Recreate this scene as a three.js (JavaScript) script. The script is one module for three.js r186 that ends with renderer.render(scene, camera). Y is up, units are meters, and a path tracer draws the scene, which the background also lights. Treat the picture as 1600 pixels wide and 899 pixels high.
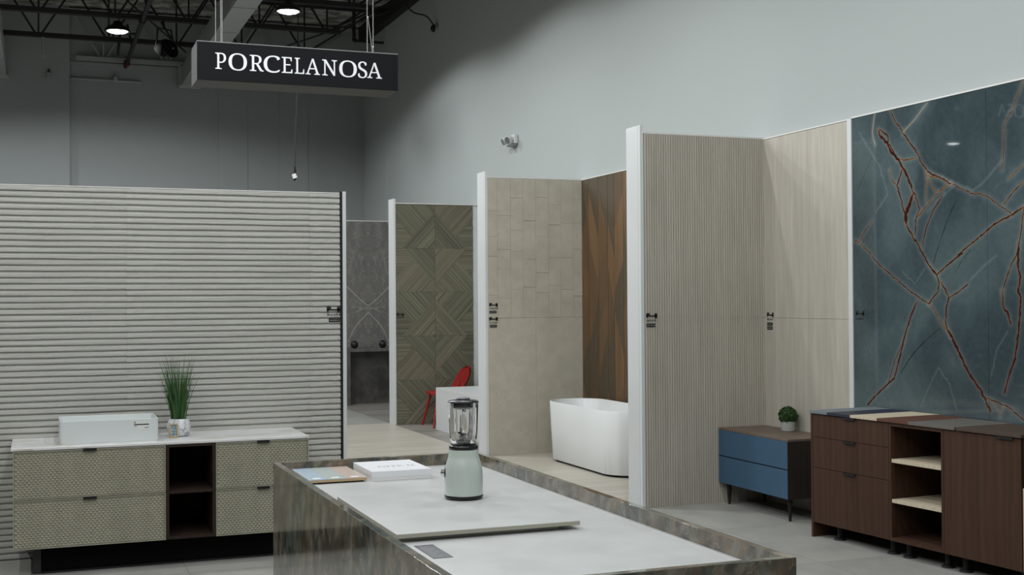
import * as THREE from 'three';
import { RoundedBoxGeometry } from 'three/addons/geometries/RoundedBoxGeometry.js';
import { mergeGeometries, toCreasedNormals } from 'three/addons/utils/BufferGeometryUtils.js';
import { FontLoader } from 'three/addons/loaders/FontLoader.js';
import { TextGeometry } from 'three/addons/geometries/TextGeometry.js';
import { RectAreaLightUniformsLib } from 'three/addons/lights/RectAreaLightUniformsLib.js';

// ---------------------------------------------------------------- camera, light, exposure
const scene = new THREE.Scene();
const camera = new THREE.PerspectiveCamera(26.24, 1600 / 899, 0.05, 80);
camera.rotation.order = 'YXZ';
camera.position.set(0, 1.6, 0);
camera.rotation.set(0.011667, -0.366949, -0.006597);
scene.background = new THREE.Color(0x000000);
const LAMP_POWER = 18.5;                    // candela of every high bay lamp
const LAMP_COLOR = 0xf8fbfc;
const LAMP_Y = 5.5;
const LAMPS = [[1.07, -18.4], [3.13, -16.4]]; // x, z of every lamp hung under the joists: a staggered grid, the two in view first
[3.13, 1.07, -1, -3].forEach((x, i) => { for (let k = 0; k < 6; k++) { const z = (i % 2 ? -18.4 : -16.4) + 3.5 * k; if (i > 1 || k) LAMPS.push([x, z]); } });
LAMPS.push([-10.5, -24.85], [-4.4, -24.85]);
const renderer = new THREE.WebGLRenderer({ antialias: true });
renderer.toneMapping = THREE.LinearToneMapping;
renderer.toneMappingExposure = 0.57;
renderer.shadowMap.enabled = true;
RectAreaLightUniformsLib.init();

// ---------------------------------------------------------------- helpers
let seed = 12345;
const rnd = () => ((seed = (seed * 1664525 + 1013904223) >>> 0) / 4294967296);
const rr = (a, b) => a + (b - a) * rnd();
const used = {};
function numbered(name) { const n = used[name] = (used[name] ?? -1) + 1; return n ? name + '_' + String(n).padStart(3, '0') : name; }
function shade(o) { o.traverse((c) => { if (c.isMesh) { c.castShadow = true; c.receiveShadow = true; } }); }
function thing(name, label, category, pos = [0, 0, 0], ry = 0, group) {
  const g = new THREE.Group(); g.name = numbered(name); scene.add(g);
  g.position.set(...pos); g.rotation.y = ry; g.userData = { label, category };
  if (group) g.userData.group = group;
  return g;
}
function struct(name, label, parent) {
  const g = new THREE.Group(); g.name = name; (parent || scene).add(g); g.userData = { kind: 'structure', label, category: name.split('_')[0] }; return g;
}
function part(name, geo, mat, parent, label) {
  const m = new THREE.Mesh(Array.isArray(geo) ? merge(geo) : geo, mat); m.name = name; parent.add(m);
  if (label) m.userData.label = label;
  return m;
}
function merge(list) {
  const l = list.map((g) => { const q = g.index ? g.toNonIndexed() : g; for (const k of Object.keys(q.attributes)) if (!['position', 'normal', 'uv'].includes(k)) q.deleteAttribute(k); q.morphAttributes = {}; return q; });
  return mergeGeometries(l);
}
// texture coordinates in metres, each face laid out by the axis it faces
function metric(g, turn = false) {
  if (!g.attributes.normal) g.computeVertexNormals();
  const p = g.attributes.position, n = g.attributes.normal, uv = new Float32Array(p.count * 2);
  for (let i = 0; i < p.count; i++) {
    const ax = Math.abs(n.getX(i)), ay = Math.abs(n.getY(i)), az = Math.abs(n.getZ(i));
    let u, v;
    if (ax >= ay && ax >= az) { u = p.getZ(i); v = p.getY(i); } else if (ay >= az) { u = p.getX(i); v = p.getZ(i); if (turn) [u, v] = [v, u]; } else { u = p.getX(i); v = p.getY(i); }
    uv[2 * i] = u; uv[2 * i + 1] = v;
  }
  g.setAttribute('uv', new THREE.BufferAttribute(uv, 2));
  return g;
}
// a box from corner to corner, edges eased by r
function bx(x0, x1, y0, y1, z0, z1, r = 0, turn = false) {
  const w = x1 - x0, h = y1 - y0, d = z1 - z0;
  const g = r > 0 ? new RoundedBoxGeometry(w, h, d, 2, Math.min(r, w / 2.01, h / 2.01, d / 2.01)) : new THREE.BoxGeometry(w, h, d);
  g.translate((x0 + x1) / 2, (y0 + y1) / 2, (z0 + z1) / 2);
  return metric(g, turn);
}
function tube(pts, r, seg = 24, rad = 8, closed = false) {
  return new THREE.TubeGeometry(new THREE.CatmullRomCurve3(pts.map((p) => new THREE.Vector3(...p)), closed, 'centripetal'), seg, r, rad, closed);
}
function bar(a, b, w, h = w) {              // straight bar of rectangular section from a to b
  const A = new THREE.Vector3(...a), B = new THREE.Vector3(...b), d = B.clone().sub(A), L = d.length();
  const g = new THREE.BoxGeometry(w, L, h);
  g.applyQuaternion(new THREE.Quaternion().setFromUnitVectors(new THREE.Vector3(0, 1, 0), d.normalize()));
  return g.translate((A.x + B.x) / 2, (A.y + B.y) / 2, (A.z + B.z) / 2);
}
function rod(a, b, r, r2 = r, n = 12) {
  const A = new THREE.Vector3(...a), B = new THREE.Vector3(...b), d = B.clone().sub(A), L = d.length();
  const g = new THREE.CylinderGeometry(r2, r, L, n);
  g.applyQuaternion(new THREE.Quaternion().setFromUnitVectors(new THREE.Vector3(0, 1, 0), d.normalize()));
  return g.translate((A.x + B.x) / 2, (A.y + B.y) / 2, (A.z + B.z) / 2);
}
function lathe(pts, n = 40) { return new THREE.LatheGeometry(pts.map((p) => new THREE.Vector2(p[0], p[1])), n); }
function slab(pts, depth, bevel = 0) {      // a flat outline in x and y, pushed out along z
  const s = new THREE.Shape(pts.map((p) => new THREE.Vector2(p[0], p[1])));
  return new THREE.ExtrudeGeometry(s, { depth, bevelEnabled: bevel > 0, bevelSize: bevel, bevelThickness: bevel, bevelSegments: 2, curveSegments: 12 });
}
function rounded(w, h, r, n = 10) {         // outline of a rounded rectangle about the origin
  const o = [];
  for (const [cx, cy, a] of [[w / 2 - r, h / 2 - r, 0], [-w / 2 + r, h / 2 - r, 90], [-w / 2 + r, -h / 2 + r, 180], [w / 2 - r, -h / 2 + r, 270]])
    for (let i = 0; i <= n; i++) { const t = (a + 90 * i / n) * Math.PI / 180; o.push([cx + r * Math.cos(t), cy + r * Math.sin(t)]); }
  return o;
}
function quads(rows, closeRow = false) {    // a sheet through rows of points
  const pos = [], m = rows[0].length;
  for (let i = 0; i + 1 < rows.length; i++) for (let j = 0; j + (closeRow ? 0 : 1) < m; j++) {
    const a = rows[i][j], b = rows[i][(j + 1) % m], c = rows[i + 1][(j + 1) % m], d = rows[i + 1][j];
    pos.push(...a, ...b, ...c, ...a, ...c, ...d);
  }
  const g = new THREE.BufferGeometry(); g.setAttribute('position', new THREE.Float32BufferAttribute(pos, 3)); g.computeVertexNormals();
  return g;
}

// ---------------------------------------------------------------- noise and textures
const hash = (x, y, s) => { let h = (x * 374761393 + y * 668265263 + s * 974634777) | 0; h = Math.imul(h ^ (h >>> 13), 1274126177); return ((h ^ (h >>> 16)) >>> 0) / 4294967296; };
function pn(x, y, px, py, s) {              // value noise that repeats after px, py cells
  const xi = Math.floor(x), yi = Math.floor(y), fx = x - xi, fy = y - yi, w = (a, b) => ((a % b) + b) % b;
  const u = fx * fx * (3 - 2 * fx), v = fy * fy * (3 - 2 * fy), x0 = w(xi, px), x1 = w(xi + 1, px), y0 = w(yi, py), y1 = w(yi + 1, py);
  return (hash(x0, y0, s) * (1 - u) + hash(x1, y0, s) * u) * (1 - v) + (hash(x0, y1, s) * (1 - u) + hash(x1, y1, s) * u) * v;
}
function fbm(u, v, fx, fy, oct, s) { let a = 0, k = 0.5, t = 0; for (let i = 0; i < oct; i++) { a += k * pn(u * fx, v * fy, fx, fy, s + i * 17); t += k; k *= 0.55; fx *= 2; fy *= 2; } return a / t; }
const mix = (a, b, t) => a + (b - a) * t;
const mix3 = (a, b, t) => [mix(a[0], b[0], t), mix(a[1], b[1], t), mix(a[2], b[2], t)];
const sstep = (a, b, x) => { const t = Math.min(1, Math.max(0, (x - a) / (b - a))); return t * t * (3 - 2 * t); };
function dataTex(n, m, metresU, metresV, fn, color = true) {
  const d = new Uint8Array(n * m * 4);
  for (let j = 0; j < m; j++) for (let i = 0; i < n; i++) {
    const c = fn((i + 0.5) / n, (j + 0.5) / m), o = 4 * (j * n + i);
    if (Array.isArray(c)) { d[o] = c[0]; d[o + 1] = c[1]; d[o + 2] = c[2]; } else d[o] = d[o + 1] = d[o + 2] = c * 255;
    d[o + 3] = 255;
  }
  const t = new THREE.DataTexture(d, n, m); t.wrapS = t.wrapT = THREE.RepeatWrapping; t.magFilter = THREE.LinearFilter; t.minFilter = THREE.LinearMipmapLinearFilter; t.generateMipmaps = true;
  if (color) t.colorSpace = THREE.SRGBColorSpace;
  t.repeat.set(1 / metresU, 1 / metresV); t.needsUpdate = true;
  return t;
}
function canvasTex(w, h, draw) {
  const c = document.createElement('canvas'); c.width = w; c.height = h; draw(c.getContext('2d'), w, h);
  const t = new THREE.CanvasTexture(c); t.colorSpace = THREE.SRGBColorSpace; return t;
}
const std = (p) => new THREE.MeshStandardMaterial({ roughness: 0.6, ...p });
const phy = (p) => new THREE.MeshPhysicalMaterial({ roughness: 0.4, ...p });

// ---------------------------------------------------------------- materials
const stone = (a, b, fx, fy, mU, mV, s, n = 512, extra) => dataTex(n, n, mU, mV, (u, v) => { let t = fbm(u, v, fx, fy, 6, s); t = sstep(0.25, 0.75, t); let c = mix3(a, b, t); return extra ? extra(c, u, v) : c; });
const woodTex = (a, b, s, mU = 0.6, mV = 2.4) => dataTex(384, 384, mU, mV, (u, v) => {
  const w = 0.06 * (fbm(u, v, 2, 3, 3, s + 5) - 0.5), t = fbm(u + w, v, 10, 2, 4, s), f = fbm(u + w, v, 90, 4, 3, s + 9), rings = 0.5 + 0.5 * Math.sin((u + w * 3) * 56.5487 + 6 * fbm(u, v, 4, 2, 3, s + 3));
  return mix3(a, b, Math.min(1, Math.max(0, 0.45 * t + 0.35 * f + 0.2 * rings)));
});
// wood tone that jumps from band to band, for strips cut from different boards
const stripTex = (a, b, s, mU, mV) => dataTex(256, 256, mU, mV, (u, v) => mix3(a, b, Math.min(1, Math.max(0, 0.95 * (0.62 * hash(Math.floor(u * 20), 3, s) + 0.38 * fbm(u, v, 60, 3, 3, s)) - 0.1))));
const M = {};
M.wall = std({ color: 0xa8aead, roughness: 0.85 });
M.farWall = std({ color: 0x959a9a, roughness: 0.85 });
M.white = std({ color: 0xcccfcf, roughness: 0.45 });
M.ledge = std({ color: 0xd8d8d4, roughness: 0.6 });
M.deck = std({ map: stone([100, 98, 93], [188, 185, 175], 9, 14, 1.6, 1.6, 61, 384), roughness: 0.95 });
M.joist = std({ color: 0x1d1c1b, roughness: 0.6, metalness: 0.2 });
M.greySteel = std({ color: 0x8f9391, roughness: 0.6 });
M.duct = std({ color: 0xa9adac, roughness: 0.45, metalness: 0.35 });
M.black = std({ color: 0x070708, roughness: 0.75 });
M.blackGloss = phy({ color: 0x0a0a0b, roughness: 0.28 });
M.wire = std({ color: 0x9a9a96, roughness: 0.5, metalness: 0.5 });
M.rib = std({ map: dataTex(512, 512, 1.19, 0.59, (u, v) => { const a = fbm(u, v, 4, 60, 4, 71), b = fbm(u, v, 60, 60, 3, 77); const k = 0.7 * a + 0.3 * b; return mix3(mix3([158, 157, 151], [188, 187, 181], k), [120, 118, 111], sstep(0.84, 0.9, b)); }), roughness: 0.85 });
M.fluted = std({ map: dataTex(512, 512, 1.09, 1.46, (u, v) => mix3([158, 152, 140], [192, 186, 174], 0.6 * fbm(u, v, 60, 4, 4, 81) + 0.4 * fbm(u, v, 8, 3, 3, 85))), roughness: 0.85 });
M.travertine = std({ map: dataTex(512, 512, 1.12, 1.46, (u, v) => { const w = 0.02 * fbm(u, v, 3, 3, 3, 95); return mix3([156, 150, 139], [196, 190, 179], 0.55 * fbm(u + w, v, 26, 2, 4, 91) + 0.45 * fbm(u + w, v, 80, 6, 3, 97)); }), roughness: 0.7 });
M.beige = std({ map: stone([174, 168, 154], [182, 176, 162], 9, 9, 0.9, 0.9, 101, 512, (c, u, v) => mix3(c, [164, 150, 134], 0.7 * sstep(0.74, 0.9, fbm(u, v, 30, 30, 3, 107)))), roughness: 0.7 });
M.oak = [0, 1, 2, 3].map((i) => std({ map: woodTex([[72, 54, 35], [88, 65, 41], [63, 52, 37], [79, 59, 38]][i], [[98, 76, 49], [118, 89, 57], [86, 73, 53], [107, 81, 53]][i], 111 + 20 * i, 0.5, 2.2), roughness: 0.6 }));
M.chevron = [0, 1, 2, 3].map((i) => std({ map: stripTex([[88, 87, 72], [92, 90, 74], [84, 82, 69], [97, 92, 77]][i], [[124, 121, 103], [128, 125, 106], [120, 117, 100], [131, 124, 106]][i], 201 + 20 * i, 0.25, 1.2), roughness: 0.75 }));
M.floorGrey = [0, 1].map((i) => std({ map: stone([148, 148, 143], [161, 160, 154], 7, 6, 1.3, 1.7, 301 + 7 * i, 512), roughness: 0.5 }));
M.floorBeige = [0, 1].map((i) => std({ map: stone([176, 170, 158], [190, 184, 172], 3, 12, 2.4, 0.9, 311 + 7 * i, 512), roughness: 0.42 }));
M.floorDark = [0, 1].map((i) => std({ map: stone([126, 122, 116], [152, 147, 140], 4, 14, 2.4, 0.9, 321 + 7 * i, 384), roughness: 0.45 }));
M.grout = std({ color: 0x84847f, roughness: 0.9 });
M.islandStone = phy({ map: dataTex(1024, 1024, 1.1, 1.1, (u, v) => {
  const wx = 0.1 * (fbm(u, v, 5, 5, 4, 401) - 0.5), wy = 0.1 * (fbm(u, v, 5, 5, 4, 405) - 0.5), a = u + wx, b = v + wy;
  const t = sstep(0.28, 0.74, fbm(a, b, 22, 14, 5, 411)), g = sstep(0.46, 0.66, fbm(a, b, 6, 4, 5, 421)), r = sstep(0.54, 0.7, fbm(a, b, 15, 9, 4, 431));
  let c = mix3([72, 68, 61], [130, 124, 112], t);
  c = mix3(c, mix3([48, 60, 58], [88, 104, 98], t), 0.75 * g);
  c = mix3(c, [112, 93, 70], 0.5 * r * (1 - 0.8 * g));
  const v1 = Math.abs(fbm(a, b, 9, 7, 5, 441) - 0.5), v2 = Math.abs(fbm(a, b, 18, 12, 4, 451) - 0.5);
  c = mix3(c, [160, 150, 132], 0.5 * (1 - sstep(0, 0.012, v1)));
  return mix3(c, [150, 138, 112], 0.45 * (1 - sstep(0, 0.022, v2)));
}), roughness: 0.09, clearcoat: 0.2, clearcoatRoughness: 0.05 });
M.worktop = std({ map: stone([175, 177, 176], [185, 187, 186], 6, 6, 1.0, 1.0, 461, 384), roughness: 0.4 });
M.slabEdge = std({ color: 0xa9a597, roughness: 0.7 });
M.cream = std({ map: stone([146, 143, 127], [155, 152, 136], 8, 8, 0.5, 0.5, 471, 128), roughness: 0.5 });
M.niche = phy({ specularIntensity: 0.4, map: woodTex([40, 30, 25], [56, 42, 35], 481, 0.4, 1.2), roughness: 0.6 });
M.vanityTop = std({ map: dataTex(512, 512, 1.8, 0.6, (u, v) => { const w = 0.1 * fbm(u, v, 3, 3, 4, 491), k = Math.abs(fbm(u + w, v + w, 4, 5, 5, 495) - 0.5); return mix3([192, 184, 172], [214, 215, 214], sstep(0, 0.06, k)); }), roughness: 0.3 });
M.ceramic = phy({ color: 0xd0d5d5, roughness: 0.42, clearcoat: 0.15, clearcoatRoughness: 0.3 });
M.acrylic = phy({ color: 0xdee1e1, roughness: 0.35, clearcoat: 0.12, clearcoatRoughness: 0.2 });
M.walnut = phy({ specularIntensity: 0.45, map: woodTex([50, 34, 25], [80, 56, 42], 511, 0.5, 1.6), roughness: 0.6 });
M.walnutDark = phy({ specularIntensity: 0.45, map: woodTex([38, 32, 28], [58, 49, 42], 515, 0.5, 1.6), roughness: 0.6 });
M.walnutTop = std({ map: woodTex([86, 74, 64], [118, 104, 92], 517, 0.4, 1.4), roughness: 0.5 });
M.paleWood = std({ map: woodTex([174, 162, 140], [206, 193, 169], 521, 0.4, 1.4), roughness: 0.6 });
M.blue = std({ color: 0x36566f, roughness: 0.45 });
M.red = std({ color: 0x8e1613, roughness: 0.5 });
M.mint = phy({ color: 0xc6d0c8, roughness: 0.3, clearcoat: 0.4, clearcoatRoughness: 0.12, metalness: 0.1 });
M.chrome = std({ color: 0xd8dadb, roughness: 0.12, metalness: 1 });
M.glass = phy({ color: 0xffffff, roughness: 0.02, transmission: 1, thickness: 0.003, ior: 1.45, side: THREE.DoubleSide });
M.lid = phy({ color: 0x17181d, roughness: 0.25 });
M.lidCap = phy({ color: 0x6d7078, roughness: 0.25 });
M.grass = [std({ color: 0x33552b, roughness: 0.6, side: THREE.DoubleSide }), std({ color: 0x4d723c, roughness: 0.6, side: THREE.DoubleSide })];
M.leaf = std({ color: 0x2c4a1a, roughness: 0.7, side: THREE.DoubleSide });
M.potMarble = phy({ map: dataTex(256, 256, 0.25, 0.25, (u, v) => { const w = 0.2 * fbm(u, v, 3, 3, 4, 531), k = Math.abs(fbm(u + w, v, 3, 3, 5, 535) - 0.5); return mix3([150, 155, 162], [214, 216, 219], sstep(0, 0.05, k)); }), roughness: 0.3 });
M.potStone = std({ color: 0xa9aaa6, roughness: 0.85 });
M.consoleStone = std({ map: stone([70, 69, 66], [98, 96, 92], 6, 6, 1.0, 1.0, 541, 256), roughness: 0.5 });
M.tan = std({ color: 0xb79f7a, roughness: 0.6 });
M.ink = std({ color: 0x121212, roughness: 0.7 });
M.paper = std({ color: 0xe2e2e0, roughness: 0.6 });
M.disc = std({ color: 0xffffff, emissive: 0xf8fbfc, emissiveIntensity: 24 });
M.blackMatte = phy({ color: 0x050505, roughness: 0.9, specularIntensity: 0.3 });
M.signBlack = phy({ color: 0x0f1014, roughness: 0.55, specularIntensity: 0.3 });
M.cable = std({ color: 0x2b2d2d, roughness: 0.8 });

// ---------------------------------------------------------------- the room
const WX = 5.55, XW = 5.46, FAR = -21.9;
{
  const f = struct('floor', 'large format porcelain floor tiles');
  part('floor_base', bx(-17, 6.2, -0.2, -0.003, -31, 8), M.grout, f);
  const sizes = {};
  const tile = (x0, x1, z0, z1, mats) => {                 // tiles share one box per size, 3 mm joints
    const key = [(x1 - x0).toFixed(3), (z1 - z0).toFixed(3)].join('x');
    sizes[key] ??= bx(0, x1 - x0 - 0.003, -0.01, 0, 0, z1 - z0 - 0.003);
    const m = part('floor_tile', sizes[key], mats[Math.floor(rnd() * mats.length)], f); m.position.set(x0, 0, z0);
  };
  const field = (xs, zs, mats) => { for (let i = 0; i + 1 < xs.length; i++) for (let j = 0; j + 1 < zs.length; j++) tile(xs[i], xs[i + 1], zs[j], zs[j + 1], mats); };
  const run = (a, b, step, from) => { const o = [a]; let k = Math.ceil((a - from) / step + 1e-6); for (; from + k * step < b - 0.02; k++) o.push(from + k * step); o.push(b); return o; };
  field(run(-2.8, WX, 1.2, 0.84), run(-8.86, -2.5, 1.2, -6.36), M.floorGrey);
  field(run(-2.8, 4.36, 1.2, 0.84), run(-15.88, -8.86, 0.9, -15.88), M.floorBeige);
  field([4.36, WX], run(-12.3, -8.86, 1.2, -12.3), M.floorBeige);
  field([4.36, WX], run(-15.88, -12.3, 0.9, -15.88), M.floorDark);
  field(run(-2.8, 4.36, 1.2, 0.84), run(FAR, -15.88, 1.2, -15.88), M.floorGrey);
  field([4.36, WX], run(FAR, -15.88, 1.2, -15.88), M.floorDark);
}
part('slab', bx(-17, 6.2, 6.58, 6.8, -31, 8), M.deck, struct('ceiling', 'dark underside of the roof deck'));
part('panel', bx(WX, WX + 0.2, 0, 6.6, -31, 8), M.wall, struct('wall_right', 'tall pale painted wall'));
{
  const w = struct('wall_far', 'grey painted end wall');
  part('panel', bx(-1.5, WX, 0, 6.6, FAR - 0.2, FAR), M.farWall, w);
  part('return', bx(-1.7, -1.5, 0, 6.6, -31, FAR - 0.01), M.farWall, w);
  part('pier', bx(-1.5, 0.5, 0, 6.6, FAR, FAR + 0.14), M.farWall, w);
  for (const x of [2.95, 4.02]) part('pilaster', bx(x, x + 0.5, 0, 5.6, FAR, FAR + 0.015), M.farWall, w);
  part('wall_ledge', bx(0.5, WX, 5.62, 5.68, FAR, FAR + 0.03), M.farWall, w);
}
part('panel', bx(-17.2, -17, 0, 6.6, -31, 8), M.wall, struct('wall_left', 'painted wall out of frame'));
part('panel', bx(-17, 5.75, 0, 6.6, 8, 8.2), M.wall, struct('wall_back', 'painted wall behind the camera'));
part('panel', bx(-17, -1.7, 0, 6.6, -31.2, -31), M.wall, struct('wall_end', 'painted wall of the side hall'));
{ // a slim vertical cover strip on the right wall
  const t = struct('trim_1', 'vertical joint cover strip'); part('strip', bx(WX - 0.012, WX, 2.95, 6.3, -20.36, -20.3), M.wall, t);
}

// roof joists: two-angle chords, V webs with a strut at every lower node
{
  const joist = (z, mat, label, x0 = -3.1, x1 = 5.3) => {
    const j = struct('roof_joist', label); j.name = numbered('roof_joist'); j.userData.category = 'joist';
    const yb = 5.72, yt = 6.5, s = 1.02;
    const xe = 4.3;
    part('bottom_chord', [bx(x0, xe, yb - 0.03, yb + 0.035, z + 0.012, z + 0.05), bx(x0, xe, yb - 0.03, yb + 0.035, z - 0.05, z - 0.012)], mat, j);
    part('top_chord', [bx(x0 - 0.2, x1 + 0.2, yt - 0.03, yt + 0.04, z + 0.012, z + 0.05), bx(x0 - 0.2, x1 + 0.2, yt - 0.03, yt + 0.04, z - 0.05, z - 0.012)], mat, j);
    for (let k = Math.ceil((x0 - 0.02) / s); 0.02 + k * s < xe; k++) {
      const x = 0.02 + k * s;
      part('strut', bar([x, yb, z], [x, yt, z], 0.025), mat, j);
      part('web', bar([x - 0.03, yb, z], [x - s / 2, yt, z], 0.028), mat, j);
      part('web', bar([x + 0.03, yb, z], [x + (x + s > xe ? 1.2 : s / 2), yt, z], 0.028), mat, j);
    }
  };
  joist(-18.4, M.joist, 'nearest black roof joist in view, first lamp hung from it');
  joist(-20.1, M.joist, 'second black roof joist, the speaker below it');
  joist(FAR + 0.12, M.farWall, 'roof joist painted grey against the end wall', 0.6, 5.3);
  joist(-16.7, M.joist, 'black roof joist above the second lamp');
  const b = struct('roof_beam', 'black ledger beam along the right wall'); b.userData.category = 'beam';
  part('beam', bx(WX - 0.14, WX, 6.3, 6.56, -21.7, -12), M.joist, b);
  const r = struct('roof_bracing', 'thin black bracing rods between roof joists'); r.userData.category = 'bracing';
  for (const [a, c] of [[[4.15, 5.74, -18.4], [5.4, 6.4, -18.4]], [[3.6, 5.72, -20.1], [5.3, 6.3, -19.2]], [[1.2, 5.95, -18.4], [2.2, 5.6, -20.1]], [[2.3, 5.75, -20.1], [3.2, 5.6, -21.7]]]) part('rod', rod(a, c, 0.014), M.joist, r);
}
for (const [x0, label] of [[2.3, 'long pale sheet metal duct under the roof joists behind the shop sign'], [-0.77, 'pale sheet metal duct ending at the end wall, left edge']]) {
  const d = thing('air_duct', label, 'duct');
  const z1 = x0 > 0 ? -12 : -16;
  for (let z = FAR + 0.16; z < z1 - 0.05; z += 1.5) {
    part('duct_section', bx(x0, x0 + 0.3, 5.345, 5.66, z, Math.min(z + 1.485, z1), 0.004), M.duct, d);
    part('flange', bx(x0 - 0.012, x0 + 0.312, 5.333, 5.672, z + 1.482, z + 1.503), M.duct, d);
  }
  part('end_frame', [bx(x0 - 0.04, x0 + 0.34, 5.3, 5.36, FAR + 0.14, FAR + 0.22), bx(x0 - 0.04, x0, 5.36, 5.7, FAR + 0.14, FAR + 0.18)], M.duct, d);
}
// high bay lamps
LAMPS.forEach(([x, z], i) => {
  const seen = i < 2;
  const l = thing('high_bay_lamp', ['round high bay lamp hung from nearest joist, left of the black speaker', 'round high bay lamp above the shop sign'][i] ?? 'round high bay lamp under the roof, out of the picture', 'lamp', [x, LAMP_Y, z], 0, seen ? 'high bay lamps' : 'high bay lamps out of the picture');
  part('housing', lathe([[0, 0.14], [0.05, 0.14], [0.07, 0.09], [0.12, 0.07], [0.168, 0.03], [0.178, -0.006], [0.172, -0.012], [0.15, -0.006], [0.145, 0.02], [0, 0.022]], 32), M.joist, l);
  part('lens', lathe([[0, -0.034], [0.07, -0.028], [0.12, -0.014], [0.142, 0.0], [0.142, 0.018], [0, 0.018]], 32), M.disc, l);
  part('hook', tube([[0, 0.14, 0], [0.02, 0.16, 0], [0.015, 0.2, 0], [0, 0.22, 0]], 0.007, 12, 6), M.joist, l);
  const s = new THREE.SpotLight(LAMP_COLOR, LAMP_POWER, 0, 1.43, 0.14, 2);
  s.position.set(x, LAMP_Y - 0.09, z); s.target.position.set(x, 0, z); s.castShadow = true; s.shadow.radius = 2.5; s.shadow.mapSize.set(1024, 1024); s.shadow.bias = -0.0005;
  s.name = 'high_bay_light'; scene.add(s, s.target);
});

// ---------------------------------------------------------------- display walls
// relief rib: a lapped strip with a lit upper arris and an undercut foot
function ribGeometry(len, h, s) {
  const rows = [], n = 24, prof = [[0, 0], [0.1, 0.001], [0.2, 0.0125], [0.32, 0.0145], [0.5, 0.0138], [0.56, 0.0122], [0.62, 0.013], [0.78, 0.0115], [0.92, 0.0065], [1, 0]];
  for (let i = 0; i <= n; i++) {
    const u = i / n, w = (k) => (fbm(u, 0.37 * k, 5, 5, 3, s + k) - 0.5);
    rows.push(prof.map(([y, z], k) => [u * len, h * Math.min(1, Math.max(0, y + (k && k < 9 ? 0.16 * w(k < 4 ? 1 : k < 7 ? 2 : 3) : 0))), z * (1 + 0.3 * w(5))]));
  }
  const g = metric(toCreasedNormals(quads(rows), 0.75)), uv = g.attributes.uv;
  for (let i = 0; i < uv.count; i++) uv.setXY(i, uv.getX(i) + hash(s, 1, 1), uv.getY(i) + hash(s, 2, 2));
  return g;
}
{
  const w = thing('display_wall', 'long freestanding wall of stacked horizontal ribbed grey tile behind the washbasin cabinet', 'display wall', [0, 0, -8.38]);
  part('core', bx(-3.0, 1.945, 0, 2.355, -0.12, -0.006), M.white, w);
  part('top_ledge', bx(-3.0, 1.945, 2.356, 2.362, -0.12, 0.012), M.ledge, w);
  part('black_edge', bx(1.946, 1.964, 0, 2.37, -0.1, 0.014), M.black, w, 'black edge strip');
  part('white_edge', bx(1.9645, 1.991, 0, 2.37, -0.12, 0.012, 0.002), M.white, w, 'white corner profile');
  const h = 0.59 / 15;
  for (const [x0, x1] of [[-1.87, -0.68], [-0.678, 0.536], [0.538, 1.736], [1.738, 1.945]]) {
    const kinds = [11, 47, 83, 131, 167, 199, 223, 251, 283, 311, 347, 379].map((s) => ribGeometry(x1 - x0 + 0.0012, h, s));
    for (let r = 0; r < 4; r++) {
      const t = new THREE.Group(); t.name = 'ribbed_tile'; w.add(t); t.position.set(x0, r * 0.59, 0);
      part('tile_back', bx(0, x1 - x0 - 0.001, 0, 0.5895, -0.006, 0), M.rib, t);
      for (let k = 0; k < 15; k++) { const m = part('rib', kinds[Math.floor(rnd() * kinds.length)], M.rib, t); m.position.set(0, k * h, 0); }
    }
  }
}
// side walls of the booths on the right: a white core whose face towards the camera is tiled
function boothWall(z, name, label) {
  const w = thing('booth_wall', label, 'display wall', [0, 0, z]);
  part('core', bx(4.372, WX, 0, 2.9, -0.235, -0.02), M.white, w);
  part('end_panel', bx(4.354, 4.372, 0, 2.965, -0.238, -0.042, 0.002), M.white, w, 'white end panel');
  part('end_trim', bx(4.356, 4.384, 0, 2.965, -0.04, -0.002), M.white, w);
  part('top_ledge', bx(4.372, WX, 2.901, 2.912, -0.235, 0.002), M.ledge, w);
  return w;
}
{ // fluted panels
  const w = boothWall(-8.55, 'fluted', 'nearest booth side wall, faced with vertical fluted greige stone, beside the blue cabinet');
  const flutes = (y0, y1) => {
    const line = [], n = 51, p = (XW - 4.386) / n;
    for (let i = 0; i < n; i++) for (const [u, d] of [[0, 0], [0.14, 0.0], [0.22, 0.007], [0.6, 0.0085], [0.92, 0.007], [1, 0]]) line.push([4.386 + (i + u) * p, d]);
    return metric(toCreasedNormals(quads([line.map(([x, d]) => [x, y0, d]), line.map(([x, d]) => [x, y1, d])].reverse()), 0.7));
  };
  for (const [y0, y1] of [[0, 1.4595], [1.461, 2.9]]) part('fluted_panel', [flutes(y0, y1), bx(4.386, XW, y0, y1, -0.02, 0)], M.fluted, w);
}
{ // beige relief tile above, plain below
  const w = boothWall(-12.1, 'beige', 'booth side wall of beige stone tile with raised blocks, left of the bathtub');
  const xs = [4.386, 4.489, 4.637, 4.777, 4.922, 5.069, 5.21, 5.355, XW];
  for (const [x0, x1] of [[4.386, 4.9205], [4.922, XW]]) part('plain_tile', bx(x0, x1, 0, 1.432, -0.02, 0, 0.001), M.beige, w);
  for (let i = 0; i + 1 < xs.length; i++) {
    let y = 1.4335; const top = 2.9;
    while (y < top - 0.01) {
      let h = rr(0.2, 0.42); if (top - y - h < 0.16) h = top - y;
      const d = [0, 0.002, 0.0045][Math.floor(rnd() * 3)];
      const b = part('raised_block', bx(xs[i], xs[i + 1] - 0.0012, y, y + h - 0.0012, -0.02, d, 0.001), M.beige, w); b.position.y = 0;
      y += h;
    }
  }
}
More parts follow.
